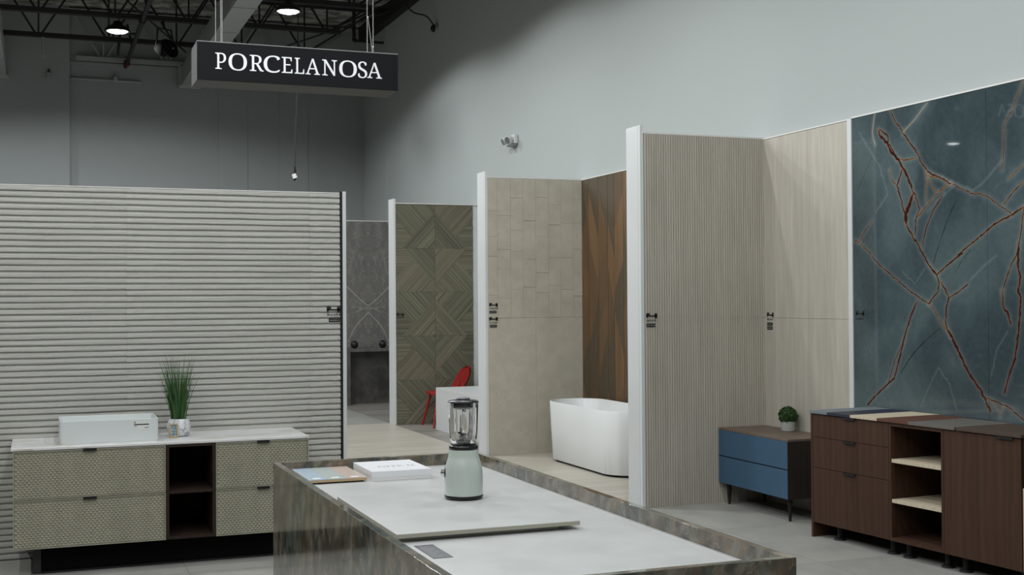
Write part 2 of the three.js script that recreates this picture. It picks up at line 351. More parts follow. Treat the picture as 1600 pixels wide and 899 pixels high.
function clip(poly, a, b, c) {              // the part of a convex outline where a x + b y >= c
  const o = [];
  for (let i = 0; i < poly.length; i++) {
    const p = poly[i], q = poly[(i + 1) % poly.length], dp = a * p[0] + b * p[1] - c, dq = a * q[0] + b * q[1] - c;
    if (dp >= 0) o.push(p);
    if ((dp > 0 && dq < 0) || (dp < 0 && dq > 0)) { const t = dp / (dp - dq); o.push([p[0] + t * (q[0] - p[0]), p[1] + t * (q[1] - p[1])]); }
  }
  return o;
}
{ // wood-look tile: every tile is an inlay of four fields of narrow strips
  const w = boothWall(-15.65, 'chevron', 'booth side wall of dark olive wood-look tile with diagonal strips, behind the red chair');
  const S = 0.5785, x0s = [4.386, 4.926], W = [0.5385, XW - 4.926];
  const strips = (poly, ang, uvTurn) => {
    const out = [], dx = Math.cos(ang), dy = Math.sin(ang), nx = -dy, ny = dx;
    let lo = 9, hi = -9; for (const p of poly) { const k = p[0] * nx + p[1] * ny; lo = Math.min(lo, k); hi = Math.max(hi, k); }
    for (let k = lo; k < hi;) {
      const tone = rnd() * 0.25, wd = rr(0.009, 0.024), q = clip(clip(poly, nx, ny, k + 0.0012), -nx, -ny, -(k + wd));
      if (q.length > 2) { const g = slab(q, rr(0.002, 0.0115)), p = g.attributes.position, uv = g.attributes.uv; for (let i = 0; i < p.count; i++) uv.setXY(i, 0.05 * (p.getX(i) * nx + p.getY(i) * ny) + tone, p.getX(i) * dx + p.getY(i) * dy); out.push(g); }
      k += wd;
    }
    return merge(out);
  };
  for (let r = 0; r < 5; r++) for (let c = 0; c < 2; c++) {
    const t = new THREE.Group(); t.name = 'inlaid_tile'; w.add(t); t.position.set(x0s[c], 0.004 + r * S, -0.012);
    const wd = W[c] - 0.0015, ht = S - 0.0015, fx = c === 0 ? 1 : -1, fy = r % 2 ? 1 : -1;
    const mapP = ([u, v]) => [(fx > 0 ? u : 1 - u) * wd, (fy < 0 ? v : 1 - v) * ht];
    const orient = (p) => (fx * fy < 0 ? p : p.slice().reverse());
    part('tile_back', bx(0, wd, 0, ht, -0.008, 0), M.chevron[2], t);
    const A = Math.atan2(ht, wd), s = fx * -fy;
    const fields = [
      [[[0.16, 0], [0.5, 0], [1, 0.5], [1, 0.84]], s * A], [[[0.5, 0], [1, 0], [1, 0.5]], s * A],
      [[[0, 0], [0.16, 0], [0.42, 0.26], [0.12, 0.56], [0, 0.56]], 0], [[[0.42, 0.26], [1, 0.84], [1, 1], [0, 1], [0, 0.68]], -s * A],
    ];
    fields.forEach(([poly, ang]) => part('strip_field', strips(orient(poly.map(mapP)), ang), M.chevron[Math.floor(rnd() * 4)], t));
  }
}
{ // bookmatched grey marble with a pale diamond of veins
  const w = boothWall(-19.2, 'marble', 'farthest booth side wall, bookmatched dark grey marble with pale diamond vein behind the console table');
  const half = 0.537, map = canvasTex(512, 1024, (g, W, H) => {
    const img = g.createImageData(W, H), d = img.data;
    for (let j = 0; j < H; j++) for (let i = 0; i < W; i++) {
      const u = Math.abs(i / W - 0.5) * 2, v = j / H, wv = 0.1 * fbm(u, v, 4, 8, 4, 601), t = fbm(u + wv, v + wv, 10, 24, 5, 605), k = Math.abs(fbm(u + wv, v - wv, 12, 30, 4, 611) - 0.5);
      const c = mix3(mix3([88, 86, 83], [116, 113, 109], t), [158, 155, 150], 0.6 * (1 - sstep(0, 0.03, k))), o = 4 * (j * W + i);
      d[o] = c[0]; d[o + 1] = c[1]; d[o + 2] = c[2]; d[o + 3] = 255;
    }
    g.putImageData(img, 0, 0);
    g.strokeStyle = 'rgba(176,172,166,0.7)'; g.lineCap = 'round';
    for (const s of [-1, 1]) for (const [w0, pts] of [[5, [[1, 0.25], [0.8, 0.31], [0.74, 0.34], [0.5, 0.385], [0.25, 0.43], [0, 0.465]]], [5, [[0, 0.5], [0.15, 0.53], [0.32, 0.56], [0.5, 0.61], [0.6, 0.66]]], [2, [[0, 0.48], [0.5, 0.47]]], [2, [[0, 0.47], [0.4, 0.5]]]]) {
      g.lineWidth = w0; g.beginPath(); pts.forEach(([x, y], i) => g[i ? 'lineTo' : 'moveTo'](W / 2 + s * x * W / 2, y * H)); g.stroke();
    }
    g.fillStyle = 'rgba(165,162,156,0.6)'; g.fillRect(W / 2 - 1, 0, 2, H);
  });
  const mat = std({ map, roughness: 0.35 });
  [0, 1].forEach((k) => {
    const x0 = 4.386 + k * (half + 0.001), g = bx(x0, x0 + half - 0.001, 0, 2.9, -0.02, 0, 0.001), p = g.attributes.position, uv = g.attributes.uv;
    for (let i = 0; i < p.count; i++) uv.setXY(i, (p.getX(i) - 4.386) / 1.074, p.getY(i) / 2.9);
    part('marble_slab', g, mat, w);
  });
}
// panels on the right wall, between the side walls
{
  const t = thing('travertine_panel', 'pale travertine wall panels above the blue cabinet and boxwood pot', 'wall panel', [0, 0, 0]);
  part('backing', bx(XW + 0.012, WX - 0.004, 0, 2.893, -8.548, -7.436), M.white, t);
  part('top_ledge', bx(XW - 0.004, WX - 0.004, 2.894, 2.903, -8.548, -7.436), M.ledge, t);
  for (const [y0, y1] of [[0, 1.4575], [1.459, 2.892]]) part('stone_panel', bx(XW, XW + 0.011, y0, y1, -8.546, -7.438, 0.001), M.travertine, t);
  part('corner_profile', bx(XW - 0.006, WX - 0.004, 0, 2.905, -7.434, -7.386, 0.002), M.white, t, 'white corner profile');
}
{
  const t = thing('wood_panel', 'brown wood-look wall panel of long wedge planks behind the bathtub', 'wall panel', [0, 0, 0]);
  part('backing', bx(XW + 0.012, WX - 0.004, 0, 2.9, -12.095, -8.79), M.joist, t);
  part('top_ledge', bx(XW - 0.004, WX - 0.004, 2.901, 2.91, -12.095, -8.79), M.ledge, t);
  const zs = [-12.094, -11.93, -11.69, -11.46, -11.31, -11.1, -10.995]; while (zs[zs.length - 1] < -8.8) zs.push(Math.min(-8.79, zs[zs.length - 1] + [0.19, 0.23, 0.15, 0.21][zs.length % 4]));
  const outline = (pts, mat) => { // pts in (z, y)
    const g = slab(pts.map(([z, y]) => [-z, y]), 0.011 - rr(0, 0.002)); g.rotateY(Math.PI / 2); g.translate(XW, 0, 0);
    const p = g.attributes.position, uv = g.attributes.uv; for (let i = 0; i < p.count; i++) uv.setXY(i, p.getZ(i), p.getY(i));
    part('plank', g, mat, t);
  };
  let last = 0;
  for (let i = 0; i + 1 < zs.length; i++) {
    const a = zs[i] + 0.003, b = zs[i + 1] - 0.003; let yl = 0, yr = 0, yc = 0, dir = i % 2 ? 1 : -1;
    while (yl < 2.9 || yr < 2.9) {
      yc += rr(0.42, 0.8); dir = rnd() < 0.8 ? -dir : dir; const rise = dir * rr(0.14, 0.27);
      let nl = Math.max(yl, Math.min(2.9, yc + rise)), nr = Math.max(yr, Math.min(2.9, yc - rise));
      if (yc > 2.75) nl = nr = 2.9;
      let k = Math.floor(rnd() * 4); if (k === last) k = (k + 1) % 4; last = k;
      const pts = [[a, yl], [b, yr]]; if (nr > yr) pts.push([b, nr - 0.002]); if (nl > yl) pts.push([a, nl - 0.002]);
      if (pts.length > 2) outline(pts, M.oak[k]);
      yl = nl; yr = nr;
    }
  }
}
{
  const t = thing('marble_panel', 'tall polished blue-grey marble wall panels with rust red veins above the brown cabinets', 'wall panel', [0, 0, 0]);
  part('backing', bx(XW + 0.012, WX - 0.004, 0, 2.9, -7.384, -4.4), M.white, t);
  part('top_ledge', bx(XW - 0.004, WX - 0.004, 2.901, 2.911, -7.384, -4.4), M.ledge, t);
  const VEINS = [
    ['main',3,[0.44,2.9,0.52,2.79,0.59,2.71,0.7,2.6,0.77,2.49,0.82,2.44,0.91,2.4,1.04,2.34]],
    ['main',1.6,[1.04,2.34,1.16,2.29,1.22,2.26,1.31,2.25,1.38,2.22,1.48,2.16,1.56,2.11]],
    ['red',5,[0.31,2.78,0.34,2.73,0.41,2.68,0.45,2.61,0.53,2.55,0.57,2.49,0.63,2.4,0.66,2.35]],
    ['red',3,[0.33,2.78,0.42,2.72,0.42,2.68]],
    ['red',3,[0.41,2.68,0.47,2.62,0.51,2.55]],
    ['red',9,[0.67,2.3,0.64,2.24,0.6,2.18,0.6,2.12]],
    ['red',3.5,[0.6,2.12,0.63,2.06,0.71,1.97,0.77,1.89,0.81,1.84,0.9,1.75]],
    ['red',3.5,[0.57,2.49,0.51,2.37,0.55,2.28,0.59,2.17]],
    ['red',2.6,[0.66,2.35,0.71,2.26,0.74,2.2,0.7,2.14,0.69,2.03]],
    ['org',2.2,[1.04,2.34,0.93,2.3,0.83,2.23,0.75,2.17,0.7,2.14]],
    ['org',2,[0.8,2.46,0.81,2.37,0.8,2.24]],
    ['org',1.5,[0.82,2.43,0.86,2.34,0.91,2.3]],
    ['org',1.5,[0.81,2.41,0.93,2.39,1.03,2.34]],
    ['red',2.4,[0.97,2.28,0.87,2.18,0.8,2.07,0.76,1.95]],
    ['dark',1.6,[1.09,2.23,1.01,2.12,0.95,2.01,0.89,1.89,0.87,1.84]],
    ['main',1.6,[1.67,2.89,1.58,2.74,1.51,2.65,1.51,2.54,1.49,2.38]],
    ['main',3.2,[1.67,2.15,1.56,2.1,1.43,2.06,1.3,1.99,1.17,1.92,1.1,1.88,1.14,1.89,1.02,1.83,0.9,1.76]],
    ['main',2.4,[1.66,2.14,1.64,2.0,1.6,1.86,1.56,1.81,1.51,1.71,1.48,1.64]],
    ['red',4,[1.48,1.64,1.49,1.55,1.53,1.5,1.55,1.45]],
    ['main',2,[1.66,2.29,1.58,2.24,1.5,2.17]],
    ['red',2,[0.24,2.15,0.16,2.09,0.09,2.01,0.04,2.02]],
    ['main',2.4,[0.09,2.01,0.23,1.91,0.27,1.87,0.45,1.76,0.64,1.65,0.82,1.57]],
    ['org',2.2,[0.43,2.49,0.47,2.4,0.51,2.37]],
    ['org',2,[0.54,2.55,0.61,2.54,0.7,2.54]],
    ['dark',0.8,[0.25,2.61,0.14,2.46,0.03,2.32]],
    ['tan',1.5,[0.82,2.89,0.7,2.8,0.58,2.73]],
    ['tan',2,[0.28,2.9,0.25,2.77,0.28,2.68]],
    ['org',1.4,[1.67,2.4,1.6,2.36,1.54,2.32]],
    ['main',3,[0.81,1.84,0.9,1.75,0.92,1.7,0.91,1.65,0.86,1.61,0.82,1.57]],
    ['main',3.6,[0.94,1.71,1.01,1.61,0.99,1.56,0.98,1.5,0.98,1.43,1.02,1.36]],
    ['red',5.5,[1.0,1.4,1.09,1.27,1.16,1.17,1.24,1.08,1.32,0.99,1.37,0.91]],
    ['org',2,[0.82,1.57,0.9,1.49,0.96,1.42,1.02,1.36]],
    ['red',2,[1.02,1.61,1.11,1.65,1.18,1.69]],
    ['main',2.6,[1.32,0.99,1.43,0.97,1.53,0.94,1.64,0.88]],
    ['dark',1.8,[0.92,1.41,0.82,1.35,0.7,1.27,0.61,1.19,0.53,1.1]],
    ['red',4,[0.7,1.58,0.64,1.49,0.58,1.37,0.53,1.23,0.46,1.06,0.38,1.01,0.26,0.93,0.17,0.86]],
    ['red',1.5,[0.57,1.33,0.46,1.17,0.39,1.01]],
    ['red',4.5,[1.62,1.93,1.61,1.81,1.63,1.73,1.61,1.64,1.63,1.61,1.62,1.48,1.6,1.34,1.58,1.24,1.53,1.14,1.49,1.03]],
    ['org',1.3,[1.48,0.95,1.45,0.88]],
    ['org',1.3,[1.37,0.98,1.43,0.92]],
    ['white',2,[0.9,1.15,0.81,1.02,0.73,0.89]],
    ['white',2,[0.91,1.15,1.01,1.05,1.07,0.9]],
    ['white',1.5,[0.56,1.79,0.68,1.7,0.79,1.81]],
    ['white',2.5,[1.21,1.72,1.32,1.8,1.43,1.86]],
    ['white',2,[1.52,1.4,1.43,1.29,1.38,1.13]],
    ['white',2.5,[1.07,2.32,0.89,2.23,0.81,2.17]],
    ['white',3,[0.84,2.44,1.07,2.34,1.24,2.28,1.33,2.32,1.5,2.45]],
    ['white',2.5,[0.1,2.79,0.33,2.52,0.41,2.32,0.28,2.21]],
    ['dark',1,[1.06,1.76,1.14,1.85,1.21,1.91]]
  ];
  const col = { main: ['#38231a', '#8c6a4c'], red: ['#371b16', '#7d5741'], org: ['#54341f', '#937452'], tan: ['#8d806b', '#97907f'], dark: ['#22211f', '#5f6668'], white: ['#9fabaf', '#87969b'] };
  const map = canvasTex(1466, 1600, (g, W, H) => {
    const sx = W / 2.66, sy = H / 2.9, img = g.createImageData(W, H), d = img.data;
    for (let j = 0; j < H; j++) for (let i = 0; i < W; i++) {
      const u = i / W, v = j / H, wv = 0.12 * (fbm(u, v, 4, 4, 4, 701) - 0.5), t = fbm(u + wv, v + wv, 5, 5, 5, 705), f = fbm(u, v, 120, 120, 2, 711), k = Math.abs(fbm(u + wv, v - 2 * wv, 6, 6, 5, 715) - 0.5);
      let c = mix3([57, 70, 74], [80, 94, 97], sstep(0.3, 0.72, t)); c = mix3(c, [108, 118, 119], 0.35 * sstep(0.6, 0.9, fbm(u + wv, v - wv, 9, 30, 4, 721)) * (1 - sstep(0, 0.05, k)));
      const o = 4 * (j * W + i), q = 8 * (f - 0.5); d[o] = c[0] + q; d[o + 1] = c[1] + q; d[o + 2] = c[2] + q; d[o + 3] = 255;
    }
    g.putImageData(img, 0, 0); g.lineCap = 'round'; g.lineJoin = 'round';
    const walk = (pts, s) => { const o = []; for (let i = 0; i + 3 < pts.length; i += 2) { const [x0, y0, x1, y1] = [pts[i], pts[i + 1], pts[i + 2], pts[i + 3]], L = Math.hypot(x1 - x0, y1 - y0), n = Math.max(2, Math.round(L / 0.02)); for (let q = 0; q < n; q++) { const a = q / n, wob = q ? 0.009 * (hash(i, q, s) - 0.5) : 0; o.push([x0 + a * (x1 - x0) + wob, y0 + a * (y1 - y0) + wob]); } } o.push(pts.slice(-2)); return o; };
    const trace = (o) => { g.beginPath(); o.forEach(([x, y], i) => g[i ? 'lineTo' : 'moveTo'](x * sx, (2.9 - y) * sy)); g.stroke(); };
    VEINS.forEach(([k, w, pts], s) => {
      const o = walk(pts, s);
      if (k === 'white') { g.globalAlpha = 0.1; g.strokeStyle = col.white[0]; for (const q of [7, 3]) { g.lineWidth = w * q * 0.7; trace(o); } return; }
      if (k !== 'dark') { g.globalAlpha = 0.06; g.strokeStyle = '#a3adab'; for (const q of [34, 22, 13]) { g.lineWidth = q; trace(o); } g.globalAlpha = 0.6; g.strokeStyle = col[k][1]; g.lineWidth = w * 2.2 + 3.6; trace(o); }
    });
    VEINS.forEach(([k, w, pts], s) => {
      if (k === 'white') return;
      const o = walk(pts, s); g.globalAlpha = 0.95; g.strokeStyle = col[k][0];
      for (let i = 0; i + 1 < o.length; i++) { g.lineWidth = 1.7 * w * (0.55 + 0.7 * hash(i, s, 5)) * Math.min(1, 0.45 + i / 4, 0.45 + (o.length - i) / 4); trace([o[i], o[i + 1]]); }
    });
  });
  const mat = phy({ map, roughness: 0.025, specularIntensity: 1 });
  for (const [z0, z1] of [[-7.382, -6.041], [-6.039, -4.74]]) {
    const g = bx(XW, XW + 0.011, 0, 2.9, z0, z1, 0.001), p = g.attributes.position, uv = g.attributes.uv;
    for (let i = 0; i < p.count; i++) uv.setXY(i, (p.getZ(i) + 7.4) / 2.66, p.getY(i) / 2.9);
    part('marble_slab', g, mat, t);
  }
}
// small code labels stuck on the displays: a pictogram bar, a dotted text line, a black code strip
function codeLabel(label, pos, ry, strips, offset = 0) {
  const t = thing('code_label', label, 'label', pos, ry, 'black code labels on the display walls');
  part('pictogram', [bx(0, 0.094, -0.014, -0.004, 0, 0.0015), bx(0, 0.03, -0.002, 0.012, 0, 0.0015), bx(0, 0.014, -0.022, -0.002, 0, 0.0015), bx(0.072, 0.094, -0.026, 0.011, 0, 0.0015)], M.ink, t);
  const d = []; for (let x = 0.004; x < 0.09;) { const w = rr(0.003, 0.011); d.push(bx(x, x + w, -0.05, -0.041 + rr(0, 0.006), 0, 0.001)); x += w + rr(0.004, 0.009); }
  part('text_line', d, M.ink, t);
  for (let k = 0; k < strips; k++) {
    const s = part('code_strip', bx(0.002 + offset, 0.08 + offset, -0.094 - k * 0.032, -0.068 - k * 0.032, 0, 0.0015), M.ink, t);
    const q = []; for (let x = 0.01; x < 0.068;) { const w = rr(0.003, 0.009); q.push(bx(x + offset, x + w + offset, -0.084 - k * 0.032, -0.078 - k * 0.032, 0.0015, 0.0019)); x += w + rr(0.002, 0.006); }
    part('printed_code', q, M.greySteel, s);
  }
}
codeLabel('black code label at the right end of the grey ribbed wall', [1.852, 1.563, -8.366], 0, 1, 0.012);
codeLabel('thin black code label on the dark olive wood-look tile', [4.392, 1.45, -15.642], 0, 0);
codeLabel('upper of two black code labels on the beige tile wall', [4.392, 1.577, -12.092], 0, 1);
codeLabel('lower of two black code labels on the beige tile wall', [4.392, 1.43, -12.092], 0, 1, 0.004);
codeLabel('black code label on the fluted greige wall near its white end', [4.392, 1.493, -8.539], 0, 1);
codeLabel('black code label with two code strips on the travertine panel', [XW, 1.49, -8.508], -Math.PI / 2, 2);
codeLabel('thin black code label on the blue-grey marble panel', [XW, 1.508, -7.355], -Math.PI / 2, 0);

// ---------------------------------------------------------------- kitchen island in the foreground
const IT = 0.86, IS = 0.808;               // rim and worktop heights
{
  const t = thing('kitchen_island', 'large kitchen island of polished brown-green marble with a recessed white worktop', 'island', [0, 0, 0]);
  part('side_panel', bx(1.02, 1.05, 0, IT, -5.77, -3.03, 0.002, true), M.islandStone, t);
  part('side_panel', bx(2.006, 2.036, 0, IT, -5.77, -3.03, 0.002, true), M.islandStone, t);
  part('back_panel', bx(1.05, 2.006, 0, IT, -5.77, -5.74, 0.002), M.islandStone, t);
  part('front_panel', bx(1.05, 2.006, 0, IT, -3.06, -3.03, 0.002), M.islandStone, t);
  part('worktop', bx(1.051, 2.005, IS - 0.03, IS, -5.739, -3.061), M.worktop, t);
}
{
  const t = thing('worktop_sample', 'thin white porcelain worktop slab lying raised on the island, the blender on it', 'slab', [0, 0, 0]);
  part('sample_slab', bx(1.1, 1.757, 0.823, 0.838, -4.79, -3.93, 0.0015), M.worktop, t);
  part('slab_edge', [bx(1.0992, 1.7578, 0.8245, 0.8365, -4.7908, -4.789), bx(1.0992, 1.7578, 0.8245, 0.8365, -3.931, -3.9292), bx(1.0992, 1.101, 0.8245, 0.8365, -4.79, -3.93), bx(1.756, 1.7578, 0.8245, 0.8365, -4.79, -3.93)], M.slabEdge, t);
  part('support_slab', bx(1.115, 1.69, IS, 0.8228, -4.77, -3.96, 0.001), M.slabEdge, t);
}
{
  const t = thing('color_sample_board', 'flat sample board of pale blue, grey-green and pink glazed swatches on the island', 'sample board', [1.1, IS, -5.737]);
  part('shadow_gap', bx(0.01, 0.25, 0, 0.007, 0.0, 0.375), M.black, t);  // black sheet standing in for the shadow under the board
  part('board', bx(0, 0.26, 0.007, 0.017, 0, 0.392), M.tan, t, 'tan board edge');
  const c = [0xaebfcd, 0xb2bdb9, 0xc6b6ac];
  const x = [0, 0.083, 0.17, 0.26];
  for (let i = 0; i < 3; i++) {
    const s = part('swatch', bx(x[i] + 0.0005, x[i + 1] - 0.0005, 0.017, 0.021, 0, 0.392, 0.001), std({ color: c[i], roughness: 0.25 }), t, ['pale blue swatch', 'grey-green swatch', 'pale pink swatch'][i]);
    part('swatch_label', bx(x[i] + 0.025, x[i] + 0.06, 0.021, 0.0213, 0.345, 0.368), M.paper, s);
  }
}
{
  const t = thing('sample_box', 'flat white cardboard box with faint grey lettering on the island', 'box', [1.425, IS, -5.8]);
  t.position.set(1.38, IS, -5.675);
  part('box_body', bx(0, 0.272, 0, 0.03, 0, 0.345, 0.001), M.paper, t);
  part('lid', bx(-0.001, 0.273, 0.0145, 0.0445, -0.001, 0.346, 0.002), std({ color: 0xe4e5e9, roughness: 0.4 }), t);
  const tx = canvasTex(512, 512, (g, W, H) => {
    g.fillStyle = '#e4e5e9'; g.fillRect(0, 0, W, H); g.fillStyle = '#777c86'; g.font = '104px serif'; g.textAlign = 'center'; g.fillText('GITE II', W * 0.55, H * 0.66);
    g.font = '16px sans-serif'; g.fillText('— — —  • ', W * 0.58, H * 0.36); g.strokeStyle = '#c3c7ce'; g.lineWidth = 3; g.beginPath(); g.arc(70, 300, 26, 0.5, 5); g.stroke(); g.beginPath(); g.moveTo(440, 150); g.lineTo(460, 260); g.stroke();
  });
  const p = new THREE.PlaneGeometry(0.262, 0.334); p.rotateX(-Math.PI / 2); p.translate(0.136, 0.0448, 0.1725);
  part('printed_lettering', p, std({ map: tx, roughness: 0.4 }), t);
}
{
  const t = thing('specification_card', 'dark grey printed card lying on the worktop near the front of the island', 'card', [1.14, IS, -4.12]);
  const tx = canvasTex(128, 512, (g, W, H) => { g.fillStyle = '#3a3b3e'; g.fillRect(0, 0, W, H); g.fillStyle = '#54565a'; g.fillRect(6, 60, W - 12, H - 66); g.fillStyle = '#8a8c90'; for (let i = 0; i < 11; i++) g.fillRect(18, 20 + i * 44, 30 + ((i * 37) % 58), 6); });
  const g = bx(0, 0.064, 0, 0.0012, 0, 0.215), uv = g.attributes.uv, q = g.attributes.position; for (let i = 0; i < q.count; i++) uv.setXY(i, q.getX(i) / 0.064, 1 - q.getZ(i) / 0.215);
  part('card', g, std({ map: tx, roughness: 0.5 }), t);
  t.position.set(1.139, IS, -3.868);
}
{ // table blender
  const t = thing('blender', 'pale mint table blender with a ribbed glass jar standing on the white slab', 'blender', [1.544, 0.838, -4.554]);
  part('foot_ring', lathe([[0, 0], [0.066, 0], [0.071, 0.003], [0.0752, 0.009], [0.0752, 0.016], [0.07, 0.018], [0, 0.018]], 48), M.blackGloss, t);
  part('motor_base', lathe([[0.0742, 0.0165], [0.0748, 0.03], [0.0748, 0.06], [0.0743, 0.085], [0.073, 0.106], [0.071, 0.124], [0.0668, 0.141], [0.062, 0.155], [0.059, 0.167], [0.0575, 0.18], [0.057, 0.19], [0.056, 0.192], [0, 0.192]], 64), M.mint, t);
  part('collar', lathe([[0, 0.191], [0.0568, 0.191], [0.057, 0.199], [0.0558, 0.204], [0.051, 0.211], [0, 0.211]], 48), M.blackGloss, t);
  const ring = (r, y, f) => Array.from({ length: 96 }, (_, i) => { const a = i / 96 * Math.PI * 2, k = r * (1 - f * Math.pow(Math.abs(Math.sin(a * 5)), 3)); return [k * Math.cos(a), y, k * Math.sin(a)]; });
  const outer = [[0.0445, 0.2115, 0], [0.0505, 0.22, 0.008], [0.054, 0.235, 0.025], [0.0562, 0.27, 0.03], [0.0582, 0.32, 0.03], [0.059, 0.345, 0.02], [0.0595, 0.357, 0], [0.0595, 0.373, 0]];
  part('jar', metric(toCreasedNormals(quads([...outer.map((o) => ring(...o)), ...outer.slice().reverse().map(([r, y], i) => ring(r - (i > 5 ? 0.006 : 0.0028), i === 7 ? y + 0.008 : y, 0)), [...Array(96)].map(() => [0, 0.2195, 0])], true), 1.0)), M.glass, t, 'ribbed clear glass jar');
  part('lid', lathe([[0, 0.384], [0.03, 0.384], [0.052, 0.381], [0.0605, 0.377], [0.0605, 0.3735], [0.0555, 0.373], [0.0545, 0.356], [0.05, 0.355], [0.03, 0.346], [0, 0.346]], 48), M.lid, t);
  part('lid_cap', lathe([[0, 0.391], [0.022, 0.391], [0.026, 0.389], [0.026, 0.383], [0, 0.383]], 32), M.lidCap, t);
  const bl = new THREE.Group(); bl.name = 'blade_unit'; t.add(bl);
  part('hub', lathe([[0, 0.24], [0.007, 0.24], [0.012, 0.232], [0.033, 0.226], [0.036, 0.2205], [0, 0.2205]], 24), M.chrome, bl);
  for (let k = 0; k < 4; k++) { const g = slab([[0.004, -0.006], [0.034, -0.001], [0.03, 0.006], [0.004, 0.006]], 0.0015); g.rotateX(-Math.PI / 2); g.rotateZ(k % 2 ? 0.5 : -0.15); g.rotateY(k * Math.PI / 2 + 0.3); g.translate(0, 0.239, 0); part('blade', g, M.chrome, bl); }
  // the handle turns away from the camera and shows through the jar
  const h = [0.32, -0.95].map((k) => k / 1.0024), at = (r, y) => [h[0] * r, y, h[1] * r];
  part('handle', tube([at(0.06, 0.352), at(0.088, 0.35), at(0.102, 0.33), at(0.1, 0.28), at(0.09, 0.25), at(0.058, 0.24)], 0.0085, 32, 10), M.glass, t);
  part('handle_cap', new THREE.SphereGeometry(0.0095, 20, 14).translate(...at(0.066, 0.332)), M.chrome, t);
  const kd = [-0.94, -0.33], kp = (r, y) => [kd[0] * r, y, kd[1] * r];
  const plate = new THREE.SphereGeometry(0.024, 24, 16); plate.scale(1, 1, 0.22); plate.rotateY(Math.atan2(kd[0], kd[1])); plate.translate(...kp(0.0715, 0.098));
  part('switch_plate', plate, M.blackGloss, t);
  const kn = part('knob', rod(kp(0.074, 0.099), kp(0.0885, 0.099), 0.0135, 0.0125, 28), M.chrome, t, 'chrome speed knob');
  part('pointer', rod(kp(0.088, 0.099), kp(0.0895, 0.099), 0.0125, 0.011, 28), M.chrome, kn);
}

// ---------------------------------------------------------------- washbasin cabinet on the left
{
  const t = thing('washbasin_cabinet', 'long wall-hung washbasin cabinet with four patterned cream drawers and a dark open niche', 'cabinet', [0, 0, 0]);
  const x0 = -0.137, x1 = 1.6, zf = -7.772, zb = -8.366, y0 = 0.168, y1 = 0.744;
  const xa = 0.727, xb = 1.021;
  part('carcass', [bx(x0 + 0.002, xa - 0.004, y0 + 0.002, y1, zb, zf - 0.024), bx(xb + 0.004, x1 - 0.002, y0 + 0.002, y1, zb, zf - 0.024)], M.cream, t);
  part('countertop', bx(-0.149, 1.606, 0.7455, 0.759, zb, -7.768, 0.0015), M.vanityTop, t, 'thin white veined countertop');
  const n = new THREE.Group(); n.name = 'open_niche'; t.add(n);
  part('side', bx(xa, xa + 0.018, y0, y1, zb, zf + 0.002, 0.001), M.niche, n); part('side', bx(xb - 0.018, xb, y0, y1, zb, zf + 0.002, 0.001), M.niche, n);
  part('top', bx(xa + 0.018, xb - 0.018, y1 - 0.016, y1, zb, zf + 0.002), M.niche, n); part('bottom', bx(xa + 0.018, xb - 0.018, y0, y0 + 0.018, zb, zf + 0.002), M.niche, n);
  part('shelf', bx(xa + 0.018, xb - 0.018, 0.444, 0.462, zb + 0.014, zf - 0.004), M.niche, n); part('back', bx(xa + 0.018, xb - 0.018, y0 + 0.018, y1 - 0.016, zb, zb + 0.012), M.niche, n);
  const front = (w, h) => {               // a drawer front in a slim frame, its face in small raised pyramids
    const g = [bx(0, w, 0, 0.006, -0.022, 0.004), bx(0, w, h - 0.006, h, -0.022, 0.004), bx(0, 0.006, 0.006, h - 0.006, -0.022, 0.004), bx(w - 0.006, w, 0.006, h - 0.006, -0.022, 0.004), bx(0.006, w - 0.006, 0.006, h - 0.006, -0.022, -0.004)];
    const nx = Math.round((w - 0.012) / 0.0235), ny = Math.round((h - 0.012) / 0.0135), px = (w - 0.012) / nx, py = (h - 0.012) / ny, pos = [];
    for (let j = 0; j < ny; j++) for (let i = 0; i < nx; i++) {
      const o = (j % 2) * 0.5, xl = 0.006 + (i + o) * px, xr = Math.min(w - 0.006, xl + px), yb = 0.006 + j * py, yt = yb + py, c = [(xl + xr) / 2, (yb + yt) / 2, 0.0035], z = -0.0035;
      const P = [[xl, yb, z], [xr, yb, z], [xr, yt, z], [xl, yt, z]];
      for (let k = 0; k < 4; k++) pos.push(...P[k], ...P[(k + 1) % 4], ...c);
    }
    const q = new THREE.BufferGeometry(); q.setAttribute('position', new THREE.Float32BufferAttribute(pos, 3)); q.computeVertexNormals();
    g.push(metric(q)); return merge(g);
  };
  for (const [a, b, hx] of [[x0, xa - 0.003, 0.288], [xb + 0.003, x1, 1.314]]) for (const [c, d] of [[y0, 0.4545], [0.4585, y1 - 0.002]]) {
    const m = part('drawer', front(b - a, d - c), M.cream, t); m.position.set(a, c, zf);
    part('handle', [bx(hx - a - 0.038, hx - a + 0.038, d - c - 0.002, d - c + 0.001, -0.012, 0.012), bx(hx - a - 0.038, hx - a + 0.038, d - c - 0.012, d - c - 0.0015, 0.0095, 0.012)], M.black, m, 'black edge pull');
  }
  part('plinth', bx(0.016, 1.56, 0, y0, zb, -7.885), M.blackMatte, t, 'black recessed plinth');
  part('plinth_foot', bx(0.02, 1.56, 0, 0.012, -7.885, -7.874), M.joist, t);
  part('plinth_return', bx(-0.03, 0.0155, 0, y0, zb, -7.885), std({ color: 0x2a2c28, roughness: 0.6 }), t);
}
